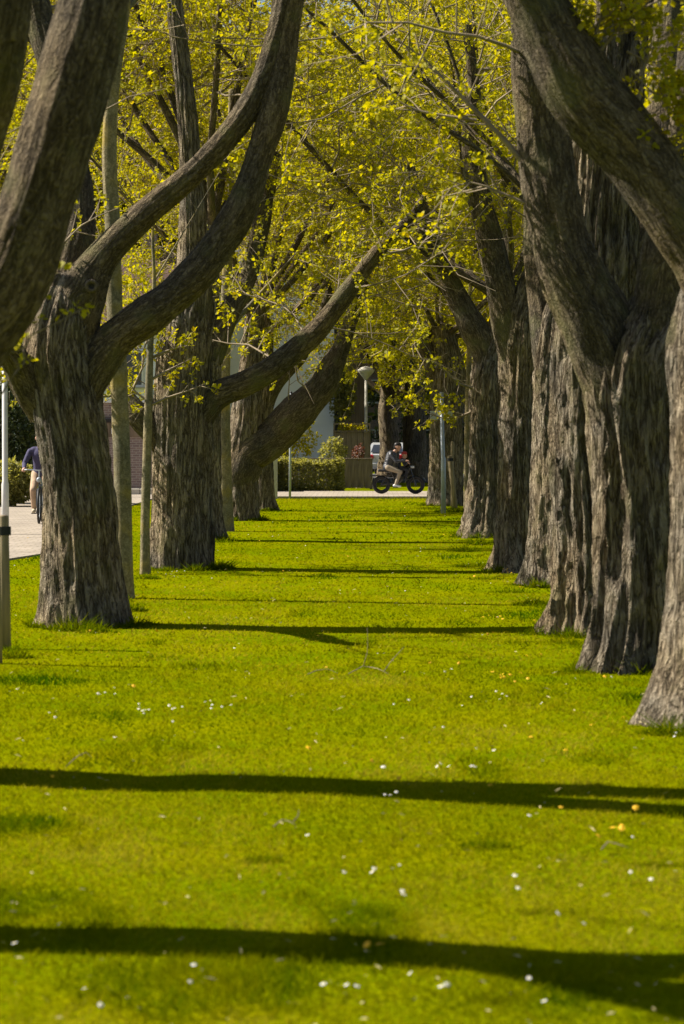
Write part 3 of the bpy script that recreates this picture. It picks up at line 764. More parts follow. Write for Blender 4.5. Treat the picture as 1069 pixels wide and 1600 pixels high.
far_spots = [  # px, d, scale, rz, proto, label
    (607, 110, 0.98, 0.3, 1, 'slim far tree trunk standing just right of the silver car'),
    (649, 107, 1.08, 1.9, 1, 'broad dark tree trunk directly behind the moped rider'),
    (745, 96, 1.1, 4.1, 0, 'far tree beyond the right row, nearest to the cross path'),
    (500, 142, 1.3, 5.0, 1, 'far tree rising behind the white house'),
    (700, 132, 1.25, 0.9, 2, 'furthest tree behind the broad dark trunk, right of centre'),
    (400, 138, 1.3, 3.3, 0, 'far tree above the roof of the white house'),
    (270, 104, 1.2, 1.2, 1, 'far tree rising behind the brick outbuilding'),
    (140, 103, 1.2, 2.2, 2, 'far tree behind the brick outbuilding at its left end'),
    (20, 102, 1.2, 0.4, 0, 'far tree behind the bush at the left edge'),
    (850, 90, 1.3, 3.9, 1, 'far tree hidden behind the right row of trunks'),
    (960, 80, 1.3, 5.6, 2, 'far tree at far right behind the right row of trunks'),
    (1040, 64, 1.1, 2.0, 0, 'tree beyond the right row, seen through its upper right fork'),
    (600, 155, 1.6, 2.9, 0, 'tall far tree closing the end of the avenue'),
    (330, 150, 1.5, 4.4, 2, 'tall far tree behind the left row of old trees'),
    (180, 150, 1.5, 1.0, 0, 'tall far tree at far left behind the nearer far trees'),
    (60, 140, 1.5, 3.0, 1, 'tall far tree at the left edge behind the nearer far trees'),
]
protos = [far_proto(61, 0.30, 3.6), far_proto(62, 0.42, 3.8), far_proto(63, 0.34, 3.4)]
used = [0, 0, 0]
for px, d, sc, rz, k, lab in far_spots:
    place(protos[k], used[k] == 0, G(px, d), rz, sc, lab); used[k] = 1

# ---- young trees with smooth lichened stems
YNG = 'young trees between the old ones'
def young(label, d, pts, seed, sprays=(), n=4, nth=40):
    T = px_path(pts, d)
    base = np.array((T[0, 0], d, 0.0)); T[0, 2] = -0.06
    rng = np.random.default_rng(seed)
    ex = []
    for k in range(n):
        i = rng.integers(len(T) - 4, len(T) - 1) if len(T) > 5 else len(T) - 2
        a = rng.uniform(0, 6.28); p = T[i, :3].copy(); q = [(*p, T[i, 3] * .5)]
        for m in range(1, 5):
            p = p + np.array((math.cos(a) * .4, math.sin(a) * .4, .45)) * rng.uniform(.7, 1.1); q.append((*p, T[i, 3] * .5 * (1 - m * .2)))
        ex.append(np.array(q))
    return build_tree('young_tree', label, 'tree', YNG, base, T, [], seed, mat='bark_young', extra=ex, nth=nth, ds=0.05, flare=0.18, flare_h=0.2, lobes=0.04, cords=0.004, fine=0.003,
                      fol=dict(per_m=1.6, tw=5, tuft=3, l2=(0.6, 1.4), l3=(0.25, 0.6), thick=0.6), sprays=[px_path(s, d) for s in sprays], knots=0.7)
young('smooth pale grey-green trunk right behind the thick knot-holed tree', 27.2,
      [(195, 936, 28), (194, 860, 27), (192, 760, 27), (189, 660, 26), (185, 580, 27), (179, 470, 25), (176, 350, 24), (171, 240, 23), (177, 130, 21), (193, 20, 19), (205, -120, 16), (215, -300, 12)], 31,
      sprays=[[(180, 600, 6), (160, 598, 5), (140, 590, 4)]])
young('thin yellow-lichened sapling with leafy side shoots by the pale trunk', 32.0,
      [(227, 898, 15), (227, 820, 14), (229, 740, 14), (231, 660, 13), (233, 600, 12), (236, 520, 9), (241, 440, 6), (239, 360, 4), (246, 290, 2)], 32,
      sprays=[[(231, 625, 5), (215, 615, 4), (203, 600, 3)], [(232, 635, 5), (260, 622, 5), (290, 612, 4), (320, 600, 3)], [(235, 560, 5), (270, 545, 4), (300, 540, 3)], [(231, 632, 4), (222, 640, 3), (212, 642, 3)],
              [(236, 520, 5), (215, 500, 4), (200, 470, 3)], [(233, 595, 5), (260, 580, 4), (300, 560, 3)]], nth=28)
young('pale young trunk with a sunlit left edge beside the low limb', 47.0,
      [(353, 830, 25), (352, 760, 22), (350, 690, 21), (349, 620, 20), (352, 520, 18), (356, 400, 15), (360, 280, 12), (362, 140, 9)], 33)
young('slim young trunk between the sign pole and the lumpy right tree', 60.0,
      [(730, 797, 11), (730, 720, 10), (731, 640, 9), (733, 560, 8), (735, 460, 6), (738, 360, 4)], 34, nth=24)

# ------------------------------------------------------------------ grass blades
def grass_field():
    rng = np.random.default_rng(7)
    X, Y, Wd, Hh, Tn = [], [], [], [], []
    def zone(d0, d1, dens, w, h, x0=-6.5, x1=4.5):
        n = int((d1 - d0) * (x1 - x0) * dens * 1.1)
        y = rng.uniform(d0, d1, n); x = rng.uniform(x0, x1, n)
        px = 575 + x * FPX / y
        k = (px > -140) & (px < 1210)
        x, y = x[k], y[k]
        onpath = (x < np.interp(y, [33, 34.3, 35.2, 37, 43, 52, 60, 72.5], [-20, -5.8, -5.0, -4.7, -4.85, -5.45, -5.85, -5.95]))
        onpath &= y > 33.6
        x, y = x[~onpath], y[~onpath]
        X.append(x); Y.append(y); Wd.append(np.full(len(x), w) * rng.uniform(.6, 1.3, len(x))); Hh.append(np.full(len(x), h) * rng.uniform(.45, 1.3, len(x)))
    zone(6.6, 9.5, 6200, 0.0065, 0.020); zone(9.5, 13, 4000, 0.008, 0.021); zone(13, 19, 1600, 0.011, 0.022)
    zone(19, 28, 640, 0.016, 0.022); zone(28, 42, 240, 0.024, 0.022); zone(42, 73.4, 80, 0.035, 0.024)
    x = np.concatenate(X); y = np.concatenate(Y); w = np.concatenate(Wd); h = np.concatenate(Hh)
    lush = fbm(x * 0.9, y * 0.45, 0 * x, 3, 3); fine = fbm(x * 5, y * 2.5, 0 * x, 2, 8)
    tuft = np.clip((fbm(x * 1.7 + 9, y * 0.9, 0 * x, 2, 14) - 0.66) * 6, 0, 1)
    h = h * (0.75 + 0.5 * fine) * (1 + 1.1 * tuft)
    tn = 0.62 + 1.0 * (lush - 0.5) + 0.5 * (fine - 0.5) - 0.45 * tuft + rng.normal(0, 0.12, len(x))
    # taller, greener tufts round the trunks
    tx, ty, tw, th, tt = [], [], [], [], []
    for (cx, cy, rr, n, hh) in TUFTS:
        n = int(n * 0.8); a = rng.uniform(0, 6.28, n); q = rr * np.sqrt(rng.uniform(0.0, 1, n))
        tx.append(cx + q * np.cos(a)); ty.append(cy + q * np.sin(a) * 0.8); tw.append(np.full(n, 0.0004 * cy + 0.004)); th.append(hh * rng.uniform(.4, 1.1, n) * (1.15 - q / rr)); tt.append(rng.normal(0.3, 0.15, n))
    x = np.concatenate([x] + tx); y = np.concatenate([y] + ty); w = np.concatenate([w] + tw); h = np.concatenate([h] + th); tn = np.concatenate([tn] + tt)
    n = len(x)
    a = rng.uniform(0, 6.28, n); ln = h * rng.uniform(0.3, 1.9, n); la = rng.uniform(0, 6.28, n)
    z = lawn_z(x, y) - 0.004
    c, s_ = np.cos(a) * w / 2, np.sin(a) * w / 2
    v0 = np.stack([x - c, y - s_, z], -1); v1 = np.stack([x + c, y + s_, z], -1)
    v2 = np.stack([x + ln * np.cos(la), y + ln * np.sin(la), z + h], -1)
    V = np.stack([v0, v1, v2], 1).reshape(-1, 3)
    F = np.arange(n * 3).reshape(-1, 3)
    tag(ob('grass', mesh_np('grass', V, F, M['grass'], {'tint': np.repeat(np.clip(tn, 0, 1), 3)}, smooth=False)), 'short spring grass covering the lawn with darker tufts', 'grass', kind='stuff')
    print('blades', n)
TUFTS = []
def tuft_px(px, py, rr, n, hh):
    d = FPX * CAMZ / (py - 685.0); p = G(px, d); TUFTS.append((p[0], d, rr, n, hh))
for q in [(115, 985, .22, 420, .20), (150, 988, .2, 260, .14), (60, 975, .14, 120, .1), (208, 955, .16, 420, .14), (20, 1030, .16, 380, .14), (232, 905, .16, 240, .12), (265, 893, .2, 160, .1),
          (345, 848, .3, 200, .14), (835, 945, .24, 500, .13), (880, 930, .2, 200, .1), (985, 1045, .2, 420, .16), (1015, 1048, .2, 420, .17), (900, 1052, .16, 300, .08), (1050, 1150, .2, 500, .16),
          (1062, 1120, .15, 300, .2), (740, 885, .35, 400, .11), (725, 862, .3, 240, .16), (748, 852, .2, 160, .25), (765, 905, .3, 200, .08), (710, 800, .5, 300, .2), (680, 795, .4, 200, .12), (405, 812, .4, 160, .1),
          (410, 1352, .12, 300, .05), (765, 1330, .14, 400, .06), (905, 990, .14, 250, .12), (1060, 1278, .12, 300, .08), (20, 1440, .1, 260, .06), (800, 925, .25, 220, .1), (195, 940, .1, 160, .09), (250, 1030, .3, 260, .05)]:
    tuft_px(*q)
_r = random.Random(8)
for (bx, bd, br) in BASES:
    for k in range(15):
        a = _r.uniform(-math.pi * 1.05, math.pi * 0.05); q = br * _r.uniform(1.2, 1.55)
        TUFTS.append((bx + q * math.cos(a), bd + q * math.sin(a), _r.uniform(.08, .2), int(_r.uniform(60, 200)), _r.uniform(.06, .19)))
grass_field()

# ------------------------------------------------------------------ daisies and dandelions
def flowers(name, label, spots, r, col_pet, col_mid, hgt, petals, seed):
    rng = np.random.default_rng(seed)
    mb = MB()
    for (x, y) in spots:
        z = float(lawn_z(np.array(x), np.array(y))) + hgt * rng.uniform(.7, 1.3)
        rr = r * rng.uniform(.75, 1.25)
        tl = Vector((rng.normal(0, .35), rng.normal(-.15, .35), 1)).normalized()
        u = tl.orthogonal().normalized(); v = tl.cross(u)
        c = Vector((x, y, z)); n = petals
        V = [c + tl * rr * .18]
        for k in range(2 * n):
            a = math.pi * k / n; q = rr * (1.0 if k % 2 == 0 else 0.62)
            V.append(c + (u * math.cos(a) + v * math.sin(a)) * q + tl * rr * 0.1 * rng.uniform(-1, 1))
        mb.mi = 0; mb.add(V, [(0, 1 + k, 1 + (k + 1) % (2 * n)) for k in range(2 * n)])
        mb.mi = 1; q = rr * .38
        mb.add([c + tl * rr * .32] + [c + tl * rr * .14 + (u * math.cos(a) + v * math.sin(a)) * q for a in np.linspace(0, 2 * math.pi, 6, endpoint=False)], [(0, 1 + k, 1 + (k + 1) % 6) for k in range(6)])
        mb.mi = 2; b = Vector((x, y, z - hgt * 1.3))
        mb.add([b + Vector((.0015, 0, 0)), b - Vector((.0015, 0, 0)), c], [(0, 1, 2)])
    o = mb.build(name, [col_pet, col_mid, simple('stem_' + name, (0.12, 0.17, 0.02), 0.7)])
    return tag(o, label, 'flowers', kind='stuff')
def scatter_px(lst, spread, seed):
    rng = np.random.default_rng(seed); out = []
    for (px, py, n) in lst:
        d = FPX * CAMZ / (py - 685.0); p = G(px, d)
        for k in range(n):
            out.append((p[0] + rng.normal(0, spread) * (n > 1), d + rng.normal(0, spread * 1.8) * (n > 1)))
    return out
rngf = np.random.default_rng(99)
rand_d = [(rngf.uniform(0, 1069), 685 + (915 / (1 + 6.5 * rngf.random() ** 0.8)), 1) for _ in range(150)]
daisy = [(165, 1095, 5), (225, 1122, 8), (285, 1120, 4), (345, 1115, 5), (90, 1128, 3), (20, 1090, 3), (660, 1153, 2), (838, 1215, 2), (680, 1215, 3), (740, 1218, 2), (563, 1378, 2), (605, 1378, 3), (657, 1420, 2), (810, 1405, 2),
         (1025, 1390, 2), (1058, 1388, 1), (708, 1490, 2), (293, 1555, 2), (150, 1588, 3), (558, 1566, 2), (505, 1572, 1), (650, 1558, 2), (690, 1576, 1), (620, 1265, 3), (480, 1330, 1), (35, 1175, 1), (590, 1222, 2), (540, 1207, 1),
         (700, 1062, 2), (615, 1113, 2), (790, 1095, 3), (740, 1105, 2), (1058, 1165, 2), (762, 1188, 2), (140, 905, 3), (260, 905, 4), (275, 900, 4), (590, 1030, 2), (20, 1505, 1), (90, 1478, 1), (915, 1465, 1), (860, 1572, 2)] + rand_d
flowers('daisies', 'white daisies dotted over the lawn', scatter_px(daisy, 0.05, 5), 0.0095, simple('daisy_petal', (0.78, 0.78, 0.76), 0.6, 0.05), simple('daisy_eye', (0.55, 0.38, 0.02), 0.7), 0.05, 7, 1)
rand_y = [(rngf.uniform(420, 1069), 685 + (600 / (1 + 5 * rngf.random())), 1) for _ in range(45)] + [(rngf.uniform(0, 420), 685 + (600 / (1 + 5 * rngf.random())), 1) for _ in range(12)]
dand = [(705, 1050, 3), (780, 1066, 5), (800, 1068, 3), (825, 1072, 2), (758, 998, 2), (785, 896, 3), (795, 900, 2), (975, 1132, 1), (925, 1150, 1), (885, 1190, 1), (510, 1052, 1), (208, 1087, 1), (995, 1278, 1), (965, 1318, 2), (985, 1315, 2),
        (878, 1280, 1), (830, 1168, 1), (868, 930, 1), (960, 1045, 1), (1015, 1040, 1), (605, 1505, 2), (140, 992, 1), (245, 996, 1), (770, 970, 3), (790, 975, 3), (840, 1035, 2)] + rand_y
flowers('dandelions', 'yellow dandelions dotted over the lawn', scatter_px(dand, 0.06, 6), 0.015, simple('dandelion_petal', (0.72, 0.42, 0.004), 0.6, 0.1), simple('dandelion_mid', (0.65, 0.36, 0.004), 0.6), 0.05, 9, 2)
# dry straw and fallen leaf bits scattered through the grass
def litter():
    rng = np.random.default_rng(12)
    n = 650; y = 7 + 30 * rng.random(n) ** 1.6; x = (rng.random(n) - 0.52) * 0.29 * y
    z = lawn_z(x, y) + 0.035; a = rng.uniform(0, 6.28, n); L = rng.uniform(.008, .024, n); w = rng.uniform(.0015, .004, n)
    d = np.stack([np.cos(a), np.sin(a), rng.normal(0, .25, n)], -1) * L[:, None]; s_ = np.stack([-np.sin(a), np.cos(a), 0 * a], -1) * w[:, None]
    c = np.stack([x, y, z], -1)
    V = np.stack([c - d, c + s_, c + d, c - s_ + np.array((0, 0, .004))], 1).reshape(-1, 3)
    tag(ob('lawn_litter', mesh_np('lawn_litter', V, np.arange(4 * n).reshape(-1, 4), simple('straw', (0.42, 0.36, 0.17), 0.8, 0.4, 30), smooth=False)), 'dry straw and bud scales lying in the grass', 'litter', kind='stuff')
litter()

# ------------------------------------------------------------------ fallen twigs on the lawn
def twig(label, parts):
    b = None; mb = MB()
    for path in parts:
        pts = []
        for (px, py, h) in path:
            d = FPX * CAMZ / (py - 685.0); p = G(px, d); pts.append((p[0], p[1], 0.035 + h))
        if b is None: b = pts[0]
        k = [0.0035 * (1 - .6 * i / max(1, len(pts) - 1)) for i in range(len(pts))]
        mb.tube([(q[0] - b[0], q[1] - b[1], q[2]) for q in pts], k, 6)
    return tag(mb.build('fallen_twig', M['twig'], loc=(b[0], b[1], 0), smooth=True), label, 'twig', 'fallen twigs on the lawn')
twig('forked fallen twig sticking up from the lawn in mid avenue', [[(545, 1061, 0), (568, 1053, .02), (590, 1056, .015), (607, 1061, 0)], [(568, 1053, .02), (574, 1055, .12), (575, 1056, .22), (574, 1057, .31)], [(600, 1060, .01), (612, 1058, .08), (624, 1058, .14), (632, 1058, .18)]])
twig('short dark fallen twig lying left of the forked one', [[(481, 1062, 0), (495, 1059, .015), (512, 1057, .015), (528, 1060, 0)]])
twig('small pale fallen twig on the near lawn right of the bare patch', [[(428, 1306, 0), (440, 1300, .012), (452, 1302, .01), (462, 1304, .0)], [(458, 1303, .01), (466, 1302, .035), (467, 1302, .06)]])
twig('small fallen twig by the dark tuft on the right', [[(942, 1342, 0), (952, 1336, .015), (968, 1338, .01), (985, 1340, 0)]])
twig('thin curved fallen twig at the left of the near lawn', [[(102, 1210, 0), (120, 1197, .01), (133, 1194, .02), (142, 1196, .0)]])

# ------------------------------------------------------------------ stakes, poles, sign, lamp
def stake(label, px_top, py_top, px, d, w, strap, group):
    b = G(px, d); t = P(px_top, py_top, d)
    e = empty('tree_stake', b, label, 'stake', group)
    t = t - b; r = w / 2 / S(d); h = t[2]
    mb = MB(); mb.tube([(0, 0, -.15), (t[0] * .5, 0, h * .5), (t[0], 0, h - .012), (t[0], 0, h)], [r * 1.02, r, r, r * .86], 18)
    mb.build('post', M['wood'], e, smooth=True)
    if strap:
        m2 = MB(); z0, z1 = strap
        m2.tube([(t[0] * .95, 0, z0), (t[0] * .97, 0, z1)], r * 1.12, 18); m2.box((t[0] * .96 + r * 1.1, 0, (z0 + z1) / 2), (r * .5, r * 1.2, (z1 - z0)))
        m2.build('strap', M['black'], e)
    return e
GS = 'stakes for young trees'
stake('round wooden stake with a black strap at the left edge', 5, 805, 8, 20.6, 17, (0.92, 0.99), GS)
stake('bare round wooden stake at the very left edge, partly out of frame', -9, 800, -5, 19.2, 16, None, GS)
stake('leaning wooden stake with a black strap behind the sign pole', 703, 712, 712, 62.5, 8, (1.15, 1.22), GS)
stake('thin wooden stake left of the slim young trunk', 707, 690, 707, 63.2, 5, None, GS)
m = MB(); b = G(8, 44.5)
e = empty('lamp_post', b, 'thin pale metal lamp post at the left edge of the path', 'lamp post')
m.tube([(0, 0, -.1), (0, 0, .9), (0, 0, .95), (0, 0, 5.2)], [.065, .065, .052, .045], 14); m.build('pole', M['pole_white'], e, smooth=True)
MB().lathe([(.05, 5.2), (.10, 5.22), (.28, 5.42), (.30, 5.46), (.16, 5.56), (.001, 5.6)], n=18).build('lamp_head', M['concrete'], e, smooth=True)
b = G(693, 58.0)
e = empty('sign_pole', b, 'grey steel sign pole in front of the far right tree', 'sign')
MB().tube([(0, 0, -.1), (0, 0, 1.25), (-.01, 0, 1.28), (-.045, 0, 2.75)], [.058, .055, .045, .043], 14).build('pole', M['steel'], e, smooth=True)
m = MB(); m.box((-.05, .06, 2.22), (.50, .012, .20), bev=.004); sp = m.build('sign_plate', M['steel'], e)
m = MB(); m.box((-.045, .045, 2.26), (.10, .03, .025)); m.box((-.045, .045, 2.18), (.10, .03, .025)); m.build('clamp', M['steel'], sp)
b = G(429, 73.2)
e = empty('concrete_post', b, 'square pale concrete post by the cross path', 'post')
m = MB(); m.box((0, 0, 1.15), (.17, .17, 2.5), bev=.02); pst = m.build('shaft', M['concrete'], e)
m = MB(); m.box((0, 0, 2.44), (.20, .20, .06), bev=.02); m.build('cap', M['concrete'], e)
b = G(453, 73.0)
e = empty('steel_pole', b, 'thin grey steel pole right of the concrete post', 'pole')
MB().tube([(0, 0, -.1), (.01, 0, 1.2), (.035, 0, 3.0)], [.036, .034, .03], 12).build('pole', M['steel'], e, smooth=True)
MB().lathe([(.034, 2.98), (.038, 3.0), (.03, 3.03), (.001, 3.04)], c=(.035, 0, 0), n=12).build('cap', M['black'], e, smooth=True)
b = G(572, 95.0)
e = empty('street_lamp', b, 'slim street lamp with a pale cone-shaped head above the fence', 'street lamp')
MB().tube([(0, 0, 0), (0, 0, 1.0), (0, 0, 1.05), (0, 0, 3.9)], [.085, .08, .062, .05], 14).build('pole', M['concrete'], e, smooth=True)
h = MB().lathe([(.06, 3.88), (.085, 3.92), (.30, 4.17), (.315, 4.2), (.31, 4.22)], n=24).build('lamp_head', simple('opal_glass', (0.48, 0.46, 0.39), 0.5, 0.08), e, smooth=True)
MB().lathe([(.318, 4.215), (.318, 4.235), (.18, 4.33), (.05, 4.37), (.001, 4.38)], n=24).build('lamp_cap', M['concrete'], h, smooth=True)

# ------------------------------------------------------------------ shrubs and hedges
def cloud(rng, n, fn, size, k, mat, tint_shift=0.0):
    C, A = fn(rng, n)
    tn = np.clip(rng.beta(2, 2, n) * .8 + .1 + tint_shift, 0, 1)
    V, F, t = leaves(rng, C, A, k, size, 0.1, tn)
    return mesh_np('foliage', V, F, M[mat], {'tint': t}, smooth=False)
def shrub(name, label, cat, loc, rx, ry, h, n, size, mat, seed, stems=5, z0=0.15, airy=0.0, k=5):
    rng = np.random.default_rng(seed)
    e = empty(name, loc, label, cat)
    def fn(r, n):
        u = unit(r.normal(0, 1, (n, 3))); q = (r.random((n, 1)) ** (0.33 + airy)) 
        lump = 0.75 + 0.5 * fbm(u[:, :1] * 2.2 + seed, u[:, 1:2] * 2.2, u[:, 2:] * 2.2, 2, seed)
        c = u * q * lump * np.array((rx, ry, (h - z0) / 2)) + np.array((0, 0, z0 + (h - z0) / 2))
        return c, unit(u + np.array((0, 0, .6)))
    mb = MB()
    for i in range(stems):
        a = rng.uniform(0, 6.28); q = rng.uniform(.2, .8)
        mb.tube([(0.1 * math.cos(a), 0.1 * math.sin(a), -.05), (rx * q * .4 * math.cos(a), ry * q * .4 * math.sin(a), h * .4), (rx * q * math.cos(a), ry * q * math.sin(a), h * rng.uniform(.7, .95))], [.02, .014, .005], 5)
    mb.build('stems', M['twig'], e)
    tag(ob('foliage', cloud(rng, n, fn, size, k, mat), e), kind='stuff')
    return e
def hedge(label, x0, x1, y, dep, h, n, size, mat, seed):
    e = empty('hedge', ((x0 + x1) / 2, y, 0), label, 'hedge'); rng = np.random.default_rng(seed); W = (x1 - x0)
    def fn(r, n):
        c = r.uniform(-1, 1, (n, 3)); f = r.integers(0, 3, n); sg = np.where(r.random(n) < .5, -1, 1)
        for a in range(3): c[f == a, a] = sg[f == a] * r.uniform(.7, 1.0, (f == a).sum())
        wob = 0.85 + 0.4 * fbm(c[:, 0] * W * 1.3, c[:, 1], c[:, 2] * 2, 2, seed)
        p = np.stack([c[:, 0] * W / 2, c[:, 1] * dep / 2 * wob, (c[:, 2] * .5 + .5) * h * wob], -1)
        return p, unit(c + np.array((0, -.2, .4)))
    mb = MB()
    for i in range(int(W * 3)):
        x = -W / 2 + W * (i + .5) / int(W * 3); mb.tube([(x, 0, -.05), (x + .08, .05, h * .5), (x - .05, 0, h * .85)], [.02, .014, .006], 5)
    mb.build('stems', M['twig'], e)
    tag(ob('foliage', cloud(rng, n, fn, size, 5, mat), e), kind='stuff')
    return e
xa, xb = G(428, 84)[0], G(536, 84)[0]
hedge('low clipped green hedge beside the far cross path', xa, xb, 84.0, 0.9, 0.92, 3600, 0.07, 'hedge_leaf', 71)
shrub('shrub', 'loose yellow-green shrub against the white house wall', 'shrub', (*G(452, 90)[:2], 0), 1.05, 0.5, 2.75, 560, 0.10, 'leaf', 72, stems=7, z0=0.8, airy=0.2)
shrub('shrub', 'small leafy shrub at the right end of the white wall', 'shrub', (*G(522, 88)[:2], 0), 0.45, 0.4, 1.75, 260, 0.09, 'hedge_leaf', 73, z0=.7)
shrub('shrub', 'small red-leaved shrub behind the low fence', 'shrub', (*G(560, 89)[:2], 0), 0.22, 0.25, 1.5, 110, 0.07, 'red_leaf', 74, z0=.95)
shrub('climbing_plant', 'pale green climber growing up beside the dark downpipe', 'climber', (*G(536, 96.5)[:2], 0), 0.5, 0.35, 4.6, 700, 0.10, 'hedge_leaf', 75, z0=2.2, airy=.2)
shrub('bush', 'tall dark green bush behind the lamp post at the left edge', 'bush', (*G(6, 66)[:2], 0), 0.95, 1.0, 3.3, 2600, 0.10, 'dark_leaf', 76, z0=.3)
shrub('bush', 'low yellow-green bush behind the lamp post at the left edge', 'bush', (*G(14, 63)[:2], 0), 0.7, 0.7, 1.15, 1300, 0.09, 'hedge_leaf', 77, z0=.02)
hedge('tall dark hedge closing the view behind the far trees', -8, 22, 136, 2.0, 4.2, 3000, 0.36, 'dark_leaf', 78)

# ------------------------------------------------------------------ fences: every board a piece of its own
def fence(label, x0, x1, y, z0, z1, bw, seed, rail=True, post_ends=True):
    e = empty('fence', (x0, y, 0), label, 'fence'); rng = random.Random(seed)
    W = x1 - x0; n = int(W / bw); bw = W / n
    base = None
    for i in range(n):
        if base is None:
            m = MB(); m.box((0, 0, (z0 + z1) / 2), (bw - .016, .024, z1 - z0), bev=.004); o = m.build('board', M['fence'], e); base = o
        else: o = base.copy(); COL.objects.link(o)
        o.location = (bw * (i + .5), rng.uniform(-.012, .012), rng.uniform(-.015, .01)); o.rotation_euler = (0, rng.uniform(-.006, .006), 0)
    for z in (z0 + .2 * (z1 - z0), z0 + .82 * (z1 - z0)):
        m = MB(); m.box((W / 2, .05, z), (W, .05, .07)); m.build('rail', M['fence'], e)
    if post_ends:
        for x in (0.0, W):
            m = MB(); m.box((x, .06, z1 / 2 + .02), (.10, .10, z1 + .06), bev=.008); m.build('post', M['fence'], e)
    if rail:
        m = MB(); m.box((W / 2, 0.02, z1 + .035), (W + .14, .13, .045), bev=.006); m.build('cap_rail', M['fence'], e)
    return e
fence('low brown board fence behind the hedge and beside the moped rider', G(385, 86)[0], G(580, 86)[0], 86, .04, 0.98, .21, 3)
fe = fence('taller brown board fence topped by a planter beside the street lamp', G(523, 92)[0], G(577, 92)[0], 92, .04, 1.92, .19, 4, rail=False)
W = G(577, 92)[0] - G(523, 92)[0]
m = MB(); m.box((W / 2, 0, 2.22), (W + .1, .10, .05)); m.box((W / 2, -.02, 1.96), (W + .1, .14, .045)); m.box((-.02, 0, 2.09), (.05, .09, .22)); m.box((W + .02, 0, 2.09), (.05, .09, .22)); pl = m.build('planter_frame', M['fence'], fe)
rng = np.random.default_rng(81)
def plf(r, n):
    c = np.stack([r.uniform(.12, W - .1, n), r.uniform(-.1, .1, n), 1.99 + .22 * r.random(n) * (.5 + .5 * np.sin(r.uniform(0, 3, n)))], -1); return c, unit(r.normal(0, .5, (n, 3)) + np.array((0, -.3, 1)))
tag(ob('planter_leaves', cloud(rng, 120, plf, .07, 5, 'leaf', .05), pl), kind='stuff')

# ------------------------------------------------------------------ houses
def window(e, c, w, h, face=-1, div=1):
    """a window on a wall that faces -Y: frame, recessed pane"""
    m = MB(); t = .07
    m.box((c[0], c[1] - .03, c[2] + h / 2 - t / 2), (w, .08, t)); m.box((c[0], c[1] - .03, c[2] - h / 2 + t / 2), (w, .08, t))
    for sx in (-1, 1): m.box((c[0] + sx * (w / 2 - t / 2), c[1] - .032, c[2]), (t, .08, h - 2 * t))
    for k in range(1, div): m.box((c[0] - w / 2 + w * k / div, c[1] - .032, c[2]), (.05, .07, h - 2 * t))
    f = m.build('window', M['frame_white'], e)
    p = MB(); p.box((c[0], c[1] - .012, c[2]), (w - 2 * t, .02, h - 2 * t)); p.build('pane', M['glass'], f)
    s2 = MB(); s2.box((c[0], c[1] - .08, c[2] - h / 2 - .03), (w + .16, .16, .05)); s2.build('sill', M['concrete'], f)
    return f
def gable_house(name, label, x0, x1, y0, dep, eave, ridge, wall, wins, door=None, ridge_along='Y'):
    e = empty(name, ((x0 + x1) / 2, y0, 0), label, 'house'); W = x1 - x0; h = W / 2
    m = MB()
    if ridge_along == 'Y':
        V = [(-h, 0, -.1), (h, 0, -.1), (h, 0, eave), (0, 0, ridge), (-h, 0, eave), (-h, dep, -.1), (h, dep, -.1), (h, dep, eave), (0, dep, ridge), (-h, dep, eave)]
        m.add(V, [(0, 1, 2, 3, 4), (9, 8, 7, 6, 5), (1, 6, 7, 2), (5, 0, 4, 9), (2, 7, 8, 3), (3, 8, 9, 4)])
        rv = [[(-h - .3, -.15, eave - .25), (0, -.15, ridge + .06), (0, dep + .15, ridge + .06), (-h - .3, dep + .15, eave - .25)], [(h + .3, -.15, eave - .25), (h + .3, dep + .15, eave - .25), (0, dep + .15, ridge + .06), (0, -.15, ridge + .06)]]
    else:
        V = [(-h, 0, -.1), (h, 0, -.1), (h, 0, eave), (-h, 0, eave), (-h, dep, -.1), (h, dep, -.1), (h, dep, eave), (-h, dep, eave), (-h, dep / 2, ridge), (h, dep / 2, ridge)]
        m.add(V, [(0, 1, 2, 3), (7, 6, 5, 4), (1, 5, 6, 9, 2), (4, 0, 3, 8, 7), (3, 2, 9, 8), (6, 7, 8, 9)])
        rv = [[(-h - .15, -.3, eave - .2), (h + .15, -.3, eave - .2), (h + .15, dep / 2, ridge + .06), (-h - .15, dep / 2, ridge + .06)], [(-h - .15, dep + .3, eave - .2), (-h - .15, dep / 2, ridge + .06), (h + .15, dep / 2, ridge + .06), (h + .15, dep + .3, eave - .2)]]
    m.build('wall', wall, e)
    r = MB()
    for q in rv: r.add(q + [(a, b, c + .09) for a, b, c in q], [(3, 2, 1, 0), (4, 5, 6, 7), (0, 1, 5, 4), (1, 2, 6, 5), (2, 3, 7, 6), (3, 0, 4, 7)])
    ro = r.build('roof', M['roof'], e)
    c = MB(); c.box((h * .3, dep * .5, ridge + .35), (.6, .6, 1.0)); c.build('chimney', M['brick'], ro)
    for (wx, wz, ww, wh, dv) in wins: window(e, (wx, -.002, wz), ww, wh, div=dv)
    if door:
        dx, dw, dh = door
        m = MB(); m.box((dx, -.03, dh / 2), (dw, .06, dh), bev=.01); do = m.build('door', M['trim_and_hole_dark'], e)
        m = MB(); m.box((dx + dw * .38, -.08, 1.05), (.12, .04, .03)); m.build('handle', M['steel'], do)
    return e
xr = G(524, 97)[0]; xl = xr - 7.2; cx = (xr + xl) / 2
wh = gable_house('white_house', 'white rendered house seen through the left tree row', xl, xr, 97, 8, 6.2, 9.5, M['white_wall'],
                 [(G(438, 97)[0] - cx, 1.25, 0.9, 1.5, 2), (-2.3, 1.4, 1.6, 1.4, 2), (-2.0, 4.6, 1.4, 1.3, 2)], door=(-.4, .95, 2.1))
